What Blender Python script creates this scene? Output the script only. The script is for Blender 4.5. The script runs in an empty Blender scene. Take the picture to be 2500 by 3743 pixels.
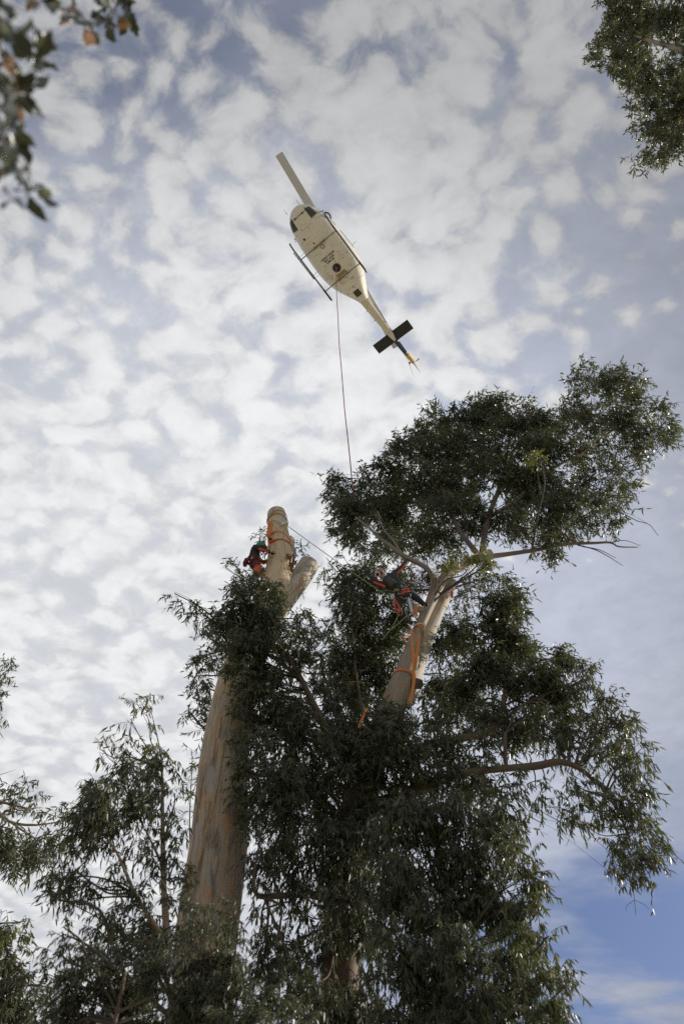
import bpy, bmesh, math, random
import numpy as np
from mathutils import Vector, Matrix

S = bpy.context.scene
COL = S.collection
R = math.radians
V = Vector

# ------------------------------------------------------------------ camera
W0, H0 = 2500.0, 3743.0
FPX = 26 / 36 * H0
CAMZ = 1.6
_zp = (1290.0 - W0 / 2, -(150.0 - H0 / 2), -FPX)           # where straight up falls in the picture
zc = V(_zp).normalized()
fw = V((0, 0, -1))
yc = (fw - fw.dot(zc) * zc).normalized()
xc = yc.cross(zc)
ROT = Matrix((xc, yc, zc))                                   # world = ROT @ cam
cam_d = bpy.data.cameras.new('camera')
cam = bpy.data.objects.new('camera', cam_d)
COL.objects.link(cam)
cam.matrix_world = Matrix.Translation((0, 0, CAMZ)) @ ROT.to_4x4()
cam_d.sensor_fit = 'VERTICAL'
cam_d.sensor_height = 36.0
cam_d.sensor_width = 36.0 * W0 / H0
cam_d.lens = 26.0
cam_d.clip_start = 0.05
cam_d.clip_end = 6000
cam_d.dof.use_dof = True
cam_d.dof.focus_distance = 24.0
cam_d.dof.aperture_fstop = 1.4
S.camera = cam

# ------------------------------------------------------------------ light
SUN_AZ, SUN_EL = 75.0, 24.0        # azimuth clockwise from the view direction (+Y), elevation
world = bpy.data.worlds.new('World')
S.world = world
world.use_nodes = True


class NT:
    """tiny helper for building node trees"""
    def __init__(s, tree):
        s.t = tree
        tree.nodes.clear()

    def n(s, typ, ins=None, **props):
        nd = s.t.nodes.new(typ)
        for k, v in props.items():
            setattr(nd, k, v)
        for k, v in (ins or {}).items():
            sock = nd.inputs[k]
            if isinstance(v, bpy.types.NodeSocket):
                s.t.links.new(v, sock)
            else:
                sock.default_value = v
        return nd

    def math(s, op, a, b=0.0, c=None, clamp=False):
        ins = {0: a, 1: b}
        if c is not None:
            ins[2] = c
        return s.n('ShaderNodeMath', ins, operation=op, use_clamp=clamp).outputs[0]

    def vmath(s, op, a, b=(0, 0, 0), out=0):
        return s.n('ShaderNodeVectorMath', {0: a, 1: b}, operation=op).outputs[out]

    def ramp(s, fac, stops, interp='LINEAR'):
        nd = s.n('ShaderNodeValToRGB', {0: fac})
        cr = nd.color_ramp
        cr.interpolation = interp
        while len(cr.elements) < len(stops):
            cr.elements.new(0.5)
        for e, (p, c) in zip(cr.elements, stops):
            e.position = p
            e.color = c if len(c) == 4 else (*c, 1)
        return nd.outputs[0]

    def smooth(s, x, lo, hi, a=0.0, b=1.0):
        nd = s.n('ShaderNodeMapRange', {0: x, 1: lo, 2: hi, 3: a, 4: b}, interpolation_type='SMOOTHSTEP')
        return nd.outputs[0]

    def mix(s, f, a, b, blend='MIX'):
        nd = s.n('ShaderNodeMix', {0: f, 6: a, 7: b}, data_type='RGBA', blend_type=blend)
        return nd.outputs[2]

    def noise(s, vec, scale, detail=5, rough=0.55, dist=0.0, out=0):
        return s.n('ShaderNodeTexNoise', {'Vector': vec, 'Scale': scale, 'Detail': detail, 'Roughness': rough, 'Distortion': dist}).outputs[out]


def pix_dir(px, py):
    return (ROT @ V((px - W0 / 2, -(py - H0 / 2), -FPX))).normalized()


SKY_S = 0.10
n = NT(world.node_tree)
geo = n.n('ShaderNodeTexCoord').outputs['Generated']
d = n.vmath('NORMALIZE', geo)
sep = n.n('ShaderNodeSeparateXYZ', {0: d}).outputs
zz = n.math('MAXIMUM', sep[2], 0.03)
zz = n.math('ADD', zz, 0.04)
pl = n.n('ShaderNodeCombineXYZ', {0: n.math('DIVIDE', sep[0], zz), 1: n.math('DIVIDE', sep[1], zz), 2: 0.0}).outputs[0]
sky = n.n('ShaderNodeTexSky', sky_type='NISHITA', sun_disc=False, sun_elevation=R(SUN_EL), sun_rotation=R(SUN_AZ))
sky.altitude = 300
sky.air_density = 1.0
sky.dust_density = 1.2
sky.ozone_density = 2.5


def lobe(px, py, ang, amp):
    """smooth wide swelling of the cloud cover about one direction of the sky"""
    dd = n.vmath('DOT_PRODUCT', d, tuple(pix_dir(px, py)), out=1)
    return n.smooth(dd, math.cos(R(ang)), 1.0, 0.0, amp)


def total(*xs):
    a = xs[0]
    for x in xs[1:]:
        a = n.math('ADD', a, x)
    return a


# rotate / stretch the cloud plane a little so the puffs line up in streets as in the photograph
mp = n.n('ShaderNodeMapping', {'Vector': pl, 'Location': (3.17, 1.9, 0.0), 'Rotation': (0, 0, R(38)), 'Scale': (1.0, 1.22, 1.0)}).outputs[0]
warp = n.noise(mp, 8.0, 4, 0.5, out=1)
warp = n.vmath('SUBTRACT', warp, (0.5, 0.5, 0.5))
wv = n.n('ShaderNodeVectorMath', {0: warp, 'Scale': 0.085}, operation='SCALE').outputs[0]
mw = n.vmath('ADD', mp, wv)
big = n.noise(mw, 6.0, 4, 0.5)
mid = n.noise(mw, 18.0, 9, 0.60)
vor = n.n('ShaderNodeTexVoronoi', {'Vector': mw, 'Scale': 22.0, 'Smoothness': 0.6}, feature='SMOOTH_F1').outputs[0]
puff = n.math('SUBTRACT', 0.5, vor)
dens = total(n.math('MULTIPLY', big, 0.36), n.math('MULTIPLY', mid, 0.95), n.math('MULTIPLY', puff, 0.80))
cover = total(lobe(700, 1500, 46, 0.11), lobe(1600, 700, 22, 0.07), lobe(2500, 1000, 14, -0.16),
              lobe(150, 100, 24, -0.12), lobe(2450, 1900, 24, -0.30), lobe(2450, 3700, 36, -0.75), lobe(700, 250, 10, -0.06))
dens = n.math('ADD', dens, cover)
a_puff = n.smooth(dens, 0.47, 0.80)
# thin milky veil
veil_n = n.noise(mp, 2.2, 6, 0.55)
a_veil = total(n.math('MULTIPLY', veil_n, 0.55), lobe(250, 2500, 40, 0.75), lobe(2350, 2000, 30, 0.55), lobe(2450, 3743, 18, -0.45), lobe(2350, 1300, 28, 0.50),
               lobe(1250, 1300, 50, 0.22))
a_veil = n.math('MINIMUM', n.math('MAXIMUM', a_veil, 0.02), 0.93)
# streaky low cloud
st = n.n('ShaderNodeMapping', {'Vector': pl, 'Rotation': (0, 0, R(-12)), 'Scale': (0.7, 1.35, 1.0), 'Location': (1.3, 0.62, 0)}).outputs[0]
str_n = n.noise(st, 1.8, 8, 0.55, 0.3)
a_st = n.math('MULTIPLY', n.smooth(str_n, 0.46, 0.66), 0.9)
# brightness of the cloud grows towards the lower sky ahead, a little to the left
sund = (math.sin(R(SUN_AZ)) * math.cos(R(SUN_EL)), math.cos(R(SUN_AZ)) * math.cos(R(SUN_EL)), math.sin(R(SUN_EL)))
fwdb = n.vmath('DOT_PRODUCT', d, tuple(pix_dir(900, 2300)), out=1)
lum = n.smooth(fwdb, 0.72, 0.97, 0.46, 0.82)
shade = n.smooth(dens, 0.60, 0.95, 0.93, 1.05)
soft = n.smooth(mid, 0.3, 0.7, 0.93, 1.05)
lum = n.math('MULTIPLY', n.math('MULTIPLY', lum, shade), soft)
cc = n.n('ShaderNodeCombineXYZ', {0: n.math('MULTIPLY', lum, 0.975 / SKY_S), 1: n.math('MULTIPLY', lum, 0.985 / SKY_S), 2: n.math('MULTIPLY', lum, 1.0 / SKY_S)}).outputs[0]
vc = n.mix(lobe(250, 2600, 38, 1.0), n.vmath('MULTIPLY', cc, (0.775, 0.82, 0.95)), n.vmath('MULTIPLY', cc, (0.93, 0.95, 0.99)))
clear = n.vmath('MULTIPLY', sky.outputs[0], (1.04, 0.97, 1.08))
c1 = n.mix(a_veil, clear, vc)
c2 = n.mix(a_st, c1, vc)
c3 = n.mix(a_puff, c2, cc)
bg = n.n('ShaderNodeBackground', {0: c3, 1: SKY_S})
n.n('ShaderNodeOutputWorld', {0: bg.outputs[0]})

sun_d = bpy.data.lights.new('sun', 'SUN')
sun_d.energy = 5.0
sun_d.angle = R(0.53)
sun_d.color = (1.0, 0.93, 0.83)
sun = bpy.data.objects.new('sun', sun_d)
COL.objects.link(sun)
sun.rotation_euler = V(sund).to_track_quat('Z', 'Y').to_euler()
S.view_settings.view_transform = 'Standard'
S.view_settings.look = 'None'
S.view_settings.exposure = 0.0
S.view_settings.gamma = 1.0
S.view_settings.use_curve_mapping = False
S.render.engine = 'CYCLES'
S.cycles.max_bounces = 6
S.cycles.transparent_max_bounces = 6
S.cycles.use_denoising = False

# ------------------------------------------------------------------ places in the world
def P(px, py, hd):
    """world point seen at photo pixel px,py at horizontal distance hd (metres) from the camera"""
    v = pix_dir(px, py)
    return V((0, 0, CAMZ)) + v * (hd / math.hypot(v.x, v.y))


CF = -(ROT @ V((0, 0, 1)))


def MPP(p):
    """metres per photo pixel at a world point"""
    return (p - V((0, 0, CAMZ))).dot(CF) / FPX


def set_props(o, label=None, cat=None, group=None, kind=None):
    if label: o['label'] = label
    if cat: o['category'] = cat
    if group: o['group'] = group
    if kind: o['kind'] = kind
    return o


def thing(name, label, cat, loc=(0, 0, 0), group=None):
    o = bpy.data.objects.new(name, None)
    COL.objects.link(o)
    o.location = loc
    o.empty_display_size = 0.2
    return set_props(o, label, cat, group)


def link(name, me, mat, parent=None, kind=None, label=None):
    o = bpy.data.objects.new(name, me)
    if mat is not None and not me.materials:
        me.materials.append(mat)
    COL.objects.link(o)
    if parent is not None:
        o.parent = parent
        o.matrix_parent_inverse = parent_world(parent).inverted()
    return set_props(o, label, None, None, kind)


def parent_world(o):
    m = o.matrix_basis.copy()
    if o.parent is not None:
        return parent_world(o.parent) @ o.matrix_parent_inverse @ m
    return m


class MB:
    """collects verts and faces for ONE mesh"""
    def __init__(s):
        s.v, s.f, s.sm = [], [], []

    def add(s, vs, fs, smooth=True):
        o = len(s.v)
        s.v.extend([tuple(x) for x in vs])
        s.f.extend([tuple(i + o for i in f) for f in fs])
        s.sm.extend([smooth] * len(fs))

    def box(s, size, M=Matrix.Identity(4), bev=0.0):
        x, y, z = [a / 2 for a in size]
        if bev <= 0:
            vs = [M @ V((a, b, c)) for a in (-x, x) for b in (-y, y) for c in (-z, z)]
            s.add(vs, [(0, 1, 3, 2), (4, 6, 7, 5), (0, 4, 5, 1), (2, 3, 7, 6), (0, 2, 6, 4), (1, 5, 7, 3)], False)
            return
        bm = bmesh.new()
        bmesh.ops.create_cube(bm, size=1.0)
        for v in bm.verts:
            v.co = V((v.co.x * size[0], v.co.y * size[1], v.co.z * size[2]))
        bmesh.ops.bevel(bm, geom=list(bm.edges), offset=bev, segments=2, affect='EDGES', profile=0.5)
        bm.verts.index_update()
        s.add([M @ v.co for v in bm.verts], [[v.index for v in f.verts] for f in bm.faces], True)
        bm.free()

    def tube(s, pts, rad, seg=8, cap=True, jitter=0.0, smooth=True, rng=random):
        pts = [V(p) for p in pts]
        if not hasattr(rad, '__len__'):
            rad = [rad] * len(pts)
        t0 = (pts[1] - pts[0]).normalized()
        up = V((0, 0, 1)) if abs(t0.z) < 0.9 else V((1, 0, 0))
        nx = t0.cross(up).normalized()
        rings = []
        for i, p in enumerate(pts):
            t = (pts[min(i + 1, len(pts) - 1)] - pts[max(i - 1, 0)]).normalized()
            nx = (nx - nx.dot(t) * t)
            if nx.length < 1e-6:
                nx = t.orthogonal()
            nx.normalize()
            ny = t.cross(nx)
            r = rad[i]
            ring = []
            for k in range(seg):
                a = 2 * math.pi * k / seg
                rr = r * (1 + (rng.random() - 0.5) * jitter)
                ring.append(p + nx * math.cos(a) * rr + ny * math.sin(a) * rr)
            rings.append(ring)
        vs = [v for r in rings for v in r]
        fs = []
        for i in range(len(pts) - 1):
            for k in range(seg):
                a, b = i * seg + k, i * seg + (k + 1) % seg
                fs.append((a, b, b + seg, a + seg))
        if cap:
            fs.append(tuple(range(seg - 1, -1, -1)))
            fs.append(tuple(len(vs) - seg + k for k in range(seg)))
        s.add(vs, fs, smooth)

    def ribbon(s, pts, wdir, width, thick, ndir):
        """flat strap following pts; wdir/ndir: vectors (or lists) across and out of the strap"""
        vs, fs = [], []
        m = len(pts)
        for i, p in enumerate(pts):
            w = (wdir[i] if isinstance(wdir, list) else wdir).normalized() * width / 2
            nn = (ndir[i] if isinstance(ndir, list) else ndir).normalized() * thick / 2
            p = V(p)
            vs += [p - w - nn, p + w - nn, p + w + nn, p - w + nn]
        for i in range(m - 1):
            for k in range(4):
                a, b = i * 4 + k, i * 4 + (k + 1) % 4
                fs.append((a, b, b + 4, a + 4))
        fs += [(3, 2, 1, 0), (4 * m - 4, 4 * m - 3, 4 * m - 2, 4 * m - 1)]
        s.add(vs, fs, False)

    def sphere(s, M, ru=12, rv=8, cut=None):
        vs, fs = [], []
        for j in range(rv + 1):
            ph = math.pi * j / rv
            for i in range(ru):
                th = 2 * math.pi * i / ru
                vs.append(M @ V((math.sin(ph) * math.cos(th), math.sin(ph) * math.sin(th), math.cos(ph))))
        for j in range(rv if cut is None else cut):
            for i in range(ru):
                a, b = j * ru + i, j * ru + (i + 1) % ru
                fs.append((a, a + ru, b + ru, b))
        s.add(vs, fs, True)

    def mesh(s, name):
        me = bpy.data.meshes.new(name)
        me.from_pydata(s.v, [], s.f)
        me.polygons.foreach_set('use_smooth', s.sm)
        me.validate()
        me.update()
        return me

    def build(s, name, mat, parent=None, **kw):
        return link(name, s.mesh(name), mat, parent, **kw)


def spline(pts, n=8):
    """Catmull-Rom through pts (tuples of any length)"""
    a = [np.array(p, float) for p in pts]
    a = [2 * a[0] - a[1]] + a + [2 * a[-1] - a[-2]]
    out = []
    for i in range(1, len(a) - 2):
        p0, p1, p2, p3 = a[i - 1:i + 3]
        for k in range(n):
            t = k / n
            out.append(0.5 * ((2 * p1) + (-p0 + p2) * t + (2 * p0 - 5 * p1 + 4 * p2 - p3) * t * t + (-p0 + 3 * p1 - 3 * p2 + p3) * t ** 3))
    out.append(a[-2])
    return out


# ------------------------------------------------------------------ materials
def mat(name, col=(0.5, 0.5, 0.5), rough=0.5, metal=0.0, var=0.12, scale=20.0, bump=0.0, spec=0.5, dirt=None):
    m = bpy.data.materials.new(name)
    m.use_nodes = True
    q = NT(m.node_tree)
    oc = q.n('ShaderNodeTexCoord').outputs['Object']
    nz = q.noise(oc, scale, 5, 0.6)
    lo = tuple(c * (1 - var) for c in col)
    hi = tuple(min(1, c * (1 + var)) for c in col)
    c = q.ramp(nz, [(0.3, lo), (0.7, hi)])
    if dirt:
        c = q.mix(q.math('MULTIPLY', q.smooth(q.noise(oc, dirt[1], 7, 0.65), 0.5, 0.75), dirt[2]), c, (*dirt[0], 1))
    rr = q.smooth(nz, 0.2, 0.8, rough * 0.85, min(1, rough * 1.15))
    b = q.n('ShaderNodeBsdfPrincipled', {'Base Color': c, 'Roughness': rr, 'Metallic': metal, 'Specular IOR Level': spec})
    if bump:
        bp = q.n('ShaderNodeBump', {'Height': nz, 'Strength': bump, 'Distance': 0.02})
        q.t.links.new(bp.outputs[0], b.inputs['Normal'])
    q.n('ShaderNodeOutputMaterial', {0: b.outputs[0]})
    return m


def bark_mat(name, cols, streak=(0.18, 0.5), spot=0.5, sc=3.0, low=None):
    """smooth gum bark: long patches of peeled colour running along the stem, small scars"""
    m = bpy.data.materials.new(name)
    m.use_nodes = True
    q = NT(m.node_tree)
    uv = q.n('ShaderNodeAttribute', attribute_name='along').outputs['Vector']      # x,y round the stem, z along it (metres)
    mp = q.n('ShaderNodeMapping', {'Vector': uv, 'Scale': (1, 1, streak[0])}).outputs[0]
    a = q.noise(mp, sc, 6, 0.62, 0.6)
    b = q.noise(mp, sc * 2.7, 6, 0.6, 0.4)
    c = q.ramp(a, [(0.34, cols[0]), (0.46, cols[1]), (0.53, cols[2]), (0.66, cols[3])])
    c = q.mix(q.smooth(b, 0.54, 0.62), c, (*cols[4], 1))
    fine = q.noise(q.n('ShaderNodeMapping', {'Vector': uv, 'Scale': (1, 1, 0.06)}).outputs[0], 30, 4, 0.6)
    c = q.mix(q.smooth(fine, 0.4, 0.75, 0.0, 0.35), c, (0.16, 0.12, 0.085, 1))
    sp = q.n('ShaderNodeMapping', {'Vector': uv, 'Scale': (1, 1, streak[1])}).outputs[0]
    v = q.n('ShaderNodeTexVoronoi', {'Vector': sp, 'Scale': 9.0, 'Randomness': 1.0}).outputs[0]
    gate = q.smooth(q.noise(mp, 4.0, 3), 0.48, 0.6)
    c = q.mix(q.math('MULTIPLY', q.math('MULTIPLY', q.smooth(v, 0.17, 0.08), gate), spot), c, (0.07, 0.045, 0.03, 1))
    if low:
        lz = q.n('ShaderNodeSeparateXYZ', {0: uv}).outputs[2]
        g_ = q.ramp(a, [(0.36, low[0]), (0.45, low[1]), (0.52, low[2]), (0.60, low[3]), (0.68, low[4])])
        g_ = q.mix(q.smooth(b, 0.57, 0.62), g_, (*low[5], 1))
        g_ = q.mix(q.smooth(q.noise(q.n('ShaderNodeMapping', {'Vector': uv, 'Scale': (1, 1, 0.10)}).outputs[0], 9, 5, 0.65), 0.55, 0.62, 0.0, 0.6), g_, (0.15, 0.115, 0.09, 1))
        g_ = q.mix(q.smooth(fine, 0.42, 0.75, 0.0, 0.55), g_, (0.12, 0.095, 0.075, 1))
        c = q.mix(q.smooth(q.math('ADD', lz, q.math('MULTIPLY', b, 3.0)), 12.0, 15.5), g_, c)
    h = q.math('ADD', q.math('MULTIPLY', a, 0.7), q.math('MULTIPLY', fine, 0.3))
    bp = q.n('ShaderNodeBump', {'Height': h, 'Strength': 0.5, 'Distance': 0.03})
    bs = q.n('ShaderNodeBsdfPrincipled', {'Base Color': c, 'Roughness': 0.72, 'Specular IOR Level': 0.3, 'Normal': bp.outputs[0]})
    q.n('ShaderNodeOutputMaterial', {0: bs.outputs[0]})
    return m


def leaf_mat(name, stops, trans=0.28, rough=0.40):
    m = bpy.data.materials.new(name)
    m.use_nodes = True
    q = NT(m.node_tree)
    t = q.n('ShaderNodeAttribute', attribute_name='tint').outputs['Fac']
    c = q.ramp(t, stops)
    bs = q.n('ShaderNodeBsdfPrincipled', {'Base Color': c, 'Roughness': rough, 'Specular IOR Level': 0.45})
    tc = q.mix(1.0, c, (1.35, 1.4, 0.7, 1), 'MULTIPLY')
    tr = q.n('ShaderNodeBsdfTranslucent', {'Color': tc})
    mx = q.n('ShaderNodeMixShader', {0: trans, 1: bs.outputs[0], 2: tr.outputs[0]})
    q.n('ShaderNodeOutputMaterial', {0: mx.outputs[0]})
    return m


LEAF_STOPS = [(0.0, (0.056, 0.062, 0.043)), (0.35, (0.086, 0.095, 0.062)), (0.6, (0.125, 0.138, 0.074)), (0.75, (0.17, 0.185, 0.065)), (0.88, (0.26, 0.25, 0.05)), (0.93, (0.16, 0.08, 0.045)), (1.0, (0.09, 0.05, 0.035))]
M_leaf = leaf_mat('gum_leaf', LEAF_STOPS)
M_leaf_young = leaf_mat('young_gum_leaf', [(0.0, (0.05, 0.07, 0.04)), (0.5, (0.085, 0.115, 0.05)), (0.8, (0.15, 0.18, 0.05)), (1.0, (0.2, 0.2, 0.05))], 0.35)
M_leaf_dry = leaf_mat('drying_leaf', [(0.0, (0.03, 0.036, 0.028)), (0.4, (0.05, 0.055, 0.032)), (0.62, (0.08, 0.085, 0.03)), (0.7, (0.13, 0.08, 0.04)), (1.0, (0.34, 0.18, 0.10))], 0.12, 0.25)
M_bark_pale = bark_mat('pale_gum_bark', [(0.28, 0.255, 0.21), (0.48, 0.44, 0.36), (0.50, 0.43, 0.33), (0.38, 0.37, 0.33), (0.38, 0.27, 0.17)])
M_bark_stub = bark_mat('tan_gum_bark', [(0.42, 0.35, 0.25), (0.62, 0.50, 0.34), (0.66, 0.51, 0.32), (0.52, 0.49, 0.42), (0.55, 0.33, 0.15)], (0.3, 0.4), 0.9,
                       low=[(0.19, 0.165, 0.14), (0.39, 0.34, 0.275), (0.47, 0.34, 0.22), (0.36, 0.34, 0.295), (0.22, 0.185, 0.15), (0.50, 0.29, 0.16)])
M_bark_grey = bark_mat('grey_gum_bark', [(0.22, 0.195, 0.155), (0.34, 0.30, 0.245), (0.37, 0.31, 0.23), (0.29, 0.27, 0.23), (0.32, 0.20, 0.12)])
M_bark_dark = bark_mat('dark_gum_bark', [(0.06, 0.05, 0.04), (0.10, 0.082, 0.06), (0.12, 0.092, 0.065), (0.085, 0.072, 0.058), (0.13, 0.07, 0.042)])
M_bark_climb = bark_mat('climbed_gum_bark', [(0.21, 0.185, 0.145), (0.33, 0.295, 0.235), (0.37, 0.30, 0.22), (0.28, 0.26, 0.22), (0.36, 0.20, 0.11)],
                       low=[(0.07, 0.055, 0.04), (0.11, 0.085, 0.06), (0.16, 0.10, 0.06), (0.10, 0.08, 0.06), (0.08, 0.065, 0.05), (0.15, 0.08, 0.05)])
M_bark_mid = bark_mat('mid_gum_bark', [(0.14, 0.12, 0.095), (0.22, 0.19, 0.15), (0.24, 0.20, 0.15), (0.18, 0.165, 0.14), (0.2, 0.12, 0.07)])
M_twig = mat('twig_bark', (0.075, 0.062, 0.048), 0.8, var=0.3)
M_cut = mat('fresh_cut_wood', (0.55, 0.36, 0.19), 0.75, var=0.18, scale=14, bump=0.4)


# ------------------------------------------------------------------ ground
g = MB()
N = 40
for i in range(N + 1):
    for j in range(N + 1):
        x, y = (i / N - 0.5), (j / N - 0.5)
        sx, sy = math.copysign(abs(2 * x) ** 3, x) * 2500, math.copysign(abs(2 * y) ** 3, y) * 2500
        g.v.append((sx, sy, 0.06 * math.sin(sx * 0.7) * math.cos(sy * 0.6)))
for i in range(N):
    for j in range(N):
        a = i * (N + 1) + j
        g.f.append((a, a + N + 1, a + N + 2, a + 1)); g.sm.append(True)
M_ground = mat('dry_grass_ground', (0.36, 0.325, 0.235), 0.95, var=0.25, scale=1.3, bump=0.6)
g.build('ground', M_ground, kind='structure')


# ------------------------------------------------------------------ woody stems
def stem_mesh(name, pts, radii, seg=24, step=0.25, rough=0.04, seed=1, flat_end=False):
    """tapered trunk or limb through pts with uneven girth and an 'along' attribute for its bark"""
    rg = np.random.RandomState(seed)
    q = spline([(*p, r) for p, r in zip(pts, radii)], 10)
    # resample
    L = [0.0]
    for a, b in zip(q[:-1], q[1:]):
        L.append(L[-1] + float(np.linalg.norm(b[:3] - a[:3])))
    m = max(6, int(L[-1] / step))
    ss = np.linspace(0, L[-1], m + 1)
    Q = np.stack([np.interp(ss, L, [x[k] for x in q]) for k in range(4)], 1)
    ph = rg.rand(8) * 6.28
    vs, at = [], []
    t = V(Q[1][:3] - Q[0][:3]).normalized()
    nx = t.orthogonal().normalized()
    for i in range(m + 1):
        p = V(Q[i][:3]); r = max(Q[i][3], 0.002)
        t = V(Q[min(i + 1, m)][:3] - Q[max(i - 1, 0)][:3]).normalized()
        nx = (nx - nx.dot(t) * t).normalized()
        ny = t.cross(nx)
        s = ss[i]
        for k in range(seg):
            a = 2 * math.pi * k / seg
            w = 1 + rough * (math.sin(2 * a + ph[0] + s * 0.5) + 0.6 * math.sin(3 * a + ph[1] - s * 0.9) + 0.5 * math.sin(5 * a + ph[2] + s * 1.7) + 0.5 * math.sin(s * 2.3 + ph[3] + a))
            vs.append(p + (nx * math.cos(a) + ny * math.sin(a)) * r * w)
            at.append((math.cos(a) * max(r, 0.1) + ph[4], math.sin(a) * max(r, 0.1), s))
    fs = []
    for i in range(m):
        for k in range(seg):
            a, b = i * seg + k, i * seg + (k + 1) % seg
            fs.append((a, b, b + seg, a + seg))
    for end, base in ((0, 0), (1, m * seg)):
        c = len(vs)
        vs.append(V(Q[-1 if end else 0][:3]))
        at.append((0, 0, ss[-1] if end else 0))
        for k in range(seg):
            a, b = base + k, base + (k + 1) % seg
            fs.append((a, b, c) if end else (b, a, c))
    me = bpy.data.meshes.new(name)
    me.from_pydata([tuple(v) for v in vs], [], fs)
    me.polygons.foreach_set('use_smooth', [True] * (m * seg) + [False] * (2 * seg))
    atr = me.attributes.new('along', 'FLOAT_VECTOR', 'POINT')
    atr.data.foreach_set('vector', np.array(at, float).ravel())
    me.update()
    return me


def limb(name, spec, mt, parent, seg=14, step=0.2, seed=1, rough=0.05, label=None):
    """spec: (px, py, hd, half width in photo pixels)"""
    pts = [P(a, b, c) for a, b, c, _ in spec]
    rad = [w * MPP(p) for p, (_, _, _, w) in zip(pts, spec)]
    o = link(name, stem_mesh(name, pts, rad, seg, step, rough, seed), mt, parent, label=label)
    q = spline([(*p, r) for p, r in zip(pts, rad)], 6)
    return o, [(V(x[:3]), x[3]) for x in q]


# ------------------------------------------------------------------ foliage
class Leaves:
    def __init__(s):
        s.p, s.d, s.L, s.W, s.t = [], [], [], [], []

    def mesh(s, name, rng, broad=False, segs=2):
        p = np.array(s.p); d = np.array(s.d); L = np.array(s.L)[:, None]; Wd = np.array(s.W)[:, None]; t = np.array(s.t)
        n_ = len(p)
        d /= np.linalg.norm(d, axis=1)[:, None] + 1e-9
        r = rng.randn(n_, 3)
        side = np.cross(d, r); side /= np.linalg.norm(side, axis=1)[:, None] + 1e-9
        nor = np.cross(side, d)
        cs = (rng.rand(n_, 1) - 0.5) * 0.55       # sickle curve
        cb = (rng.rand(n_, 1) - 0.2) * 0.35       # droop of the blade
        down = np.array([[0, 0, -1.0]])
        def at(u):
            return p + d * L * u + side * L * cs * u * u + (nor * 0.4 + down * 0.6) * L * cb * u * u
        w = (0.0, 0.95, 0.78, 0.0)
        us = (0.0, 0.30, 0.66, 1.0)
        a0 = at(us[0])
        a1 = at(us[1]); a2 = at(us[2]); a3 = at(us[3])
        h = Wd * 0.5
        verts = np.stack([a0, a1 - side * h * w[1], a1 + side * h * w[1], a2 + side * h * w[2], a2 - side * h * w[2], a3], 1).reshape(-1, 3)
        base = (np.arange(n_) * 6)[:, None]
        loops = np.concatenate([base + np.array([[0, 1, 2]]), base + np.array([[1, 4, 3, 2]]), base + np.array([[4, 5, 3]])], 1).ravel()
        tot = np.tile([3, 4, 3], n_)
        start = np.concatenate([[0], np.cumsum(tot)[:-1]])
        me = bpy.data.meshes.new(name)
        me.vertices.add(n_ * 6); me.vertices.foreach_set('co', verts.astype(np.float32).ravel())
        me.loops.add(len(loops)); me.loops.foreach_set('vertex_index', loops.astype(np.int32))
        me.polygons.add(len(tot)); me.polygons.foreach_set('loop_start', start.astype(np.int32))
        try:
            me.polygons.foreach_set('loop_total', tot.astype(np.int32))
        except Exception:
            pass
        me.update(calc_edges=True)
        a = me.attributes.new('tint', 'FLOAT', 'FACE')
        a.data.foreach_set('value', np.repeat(t, 3).astype(np.float32))
        return me


DOWN = np.array([0, 0, -1.0])


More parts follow.
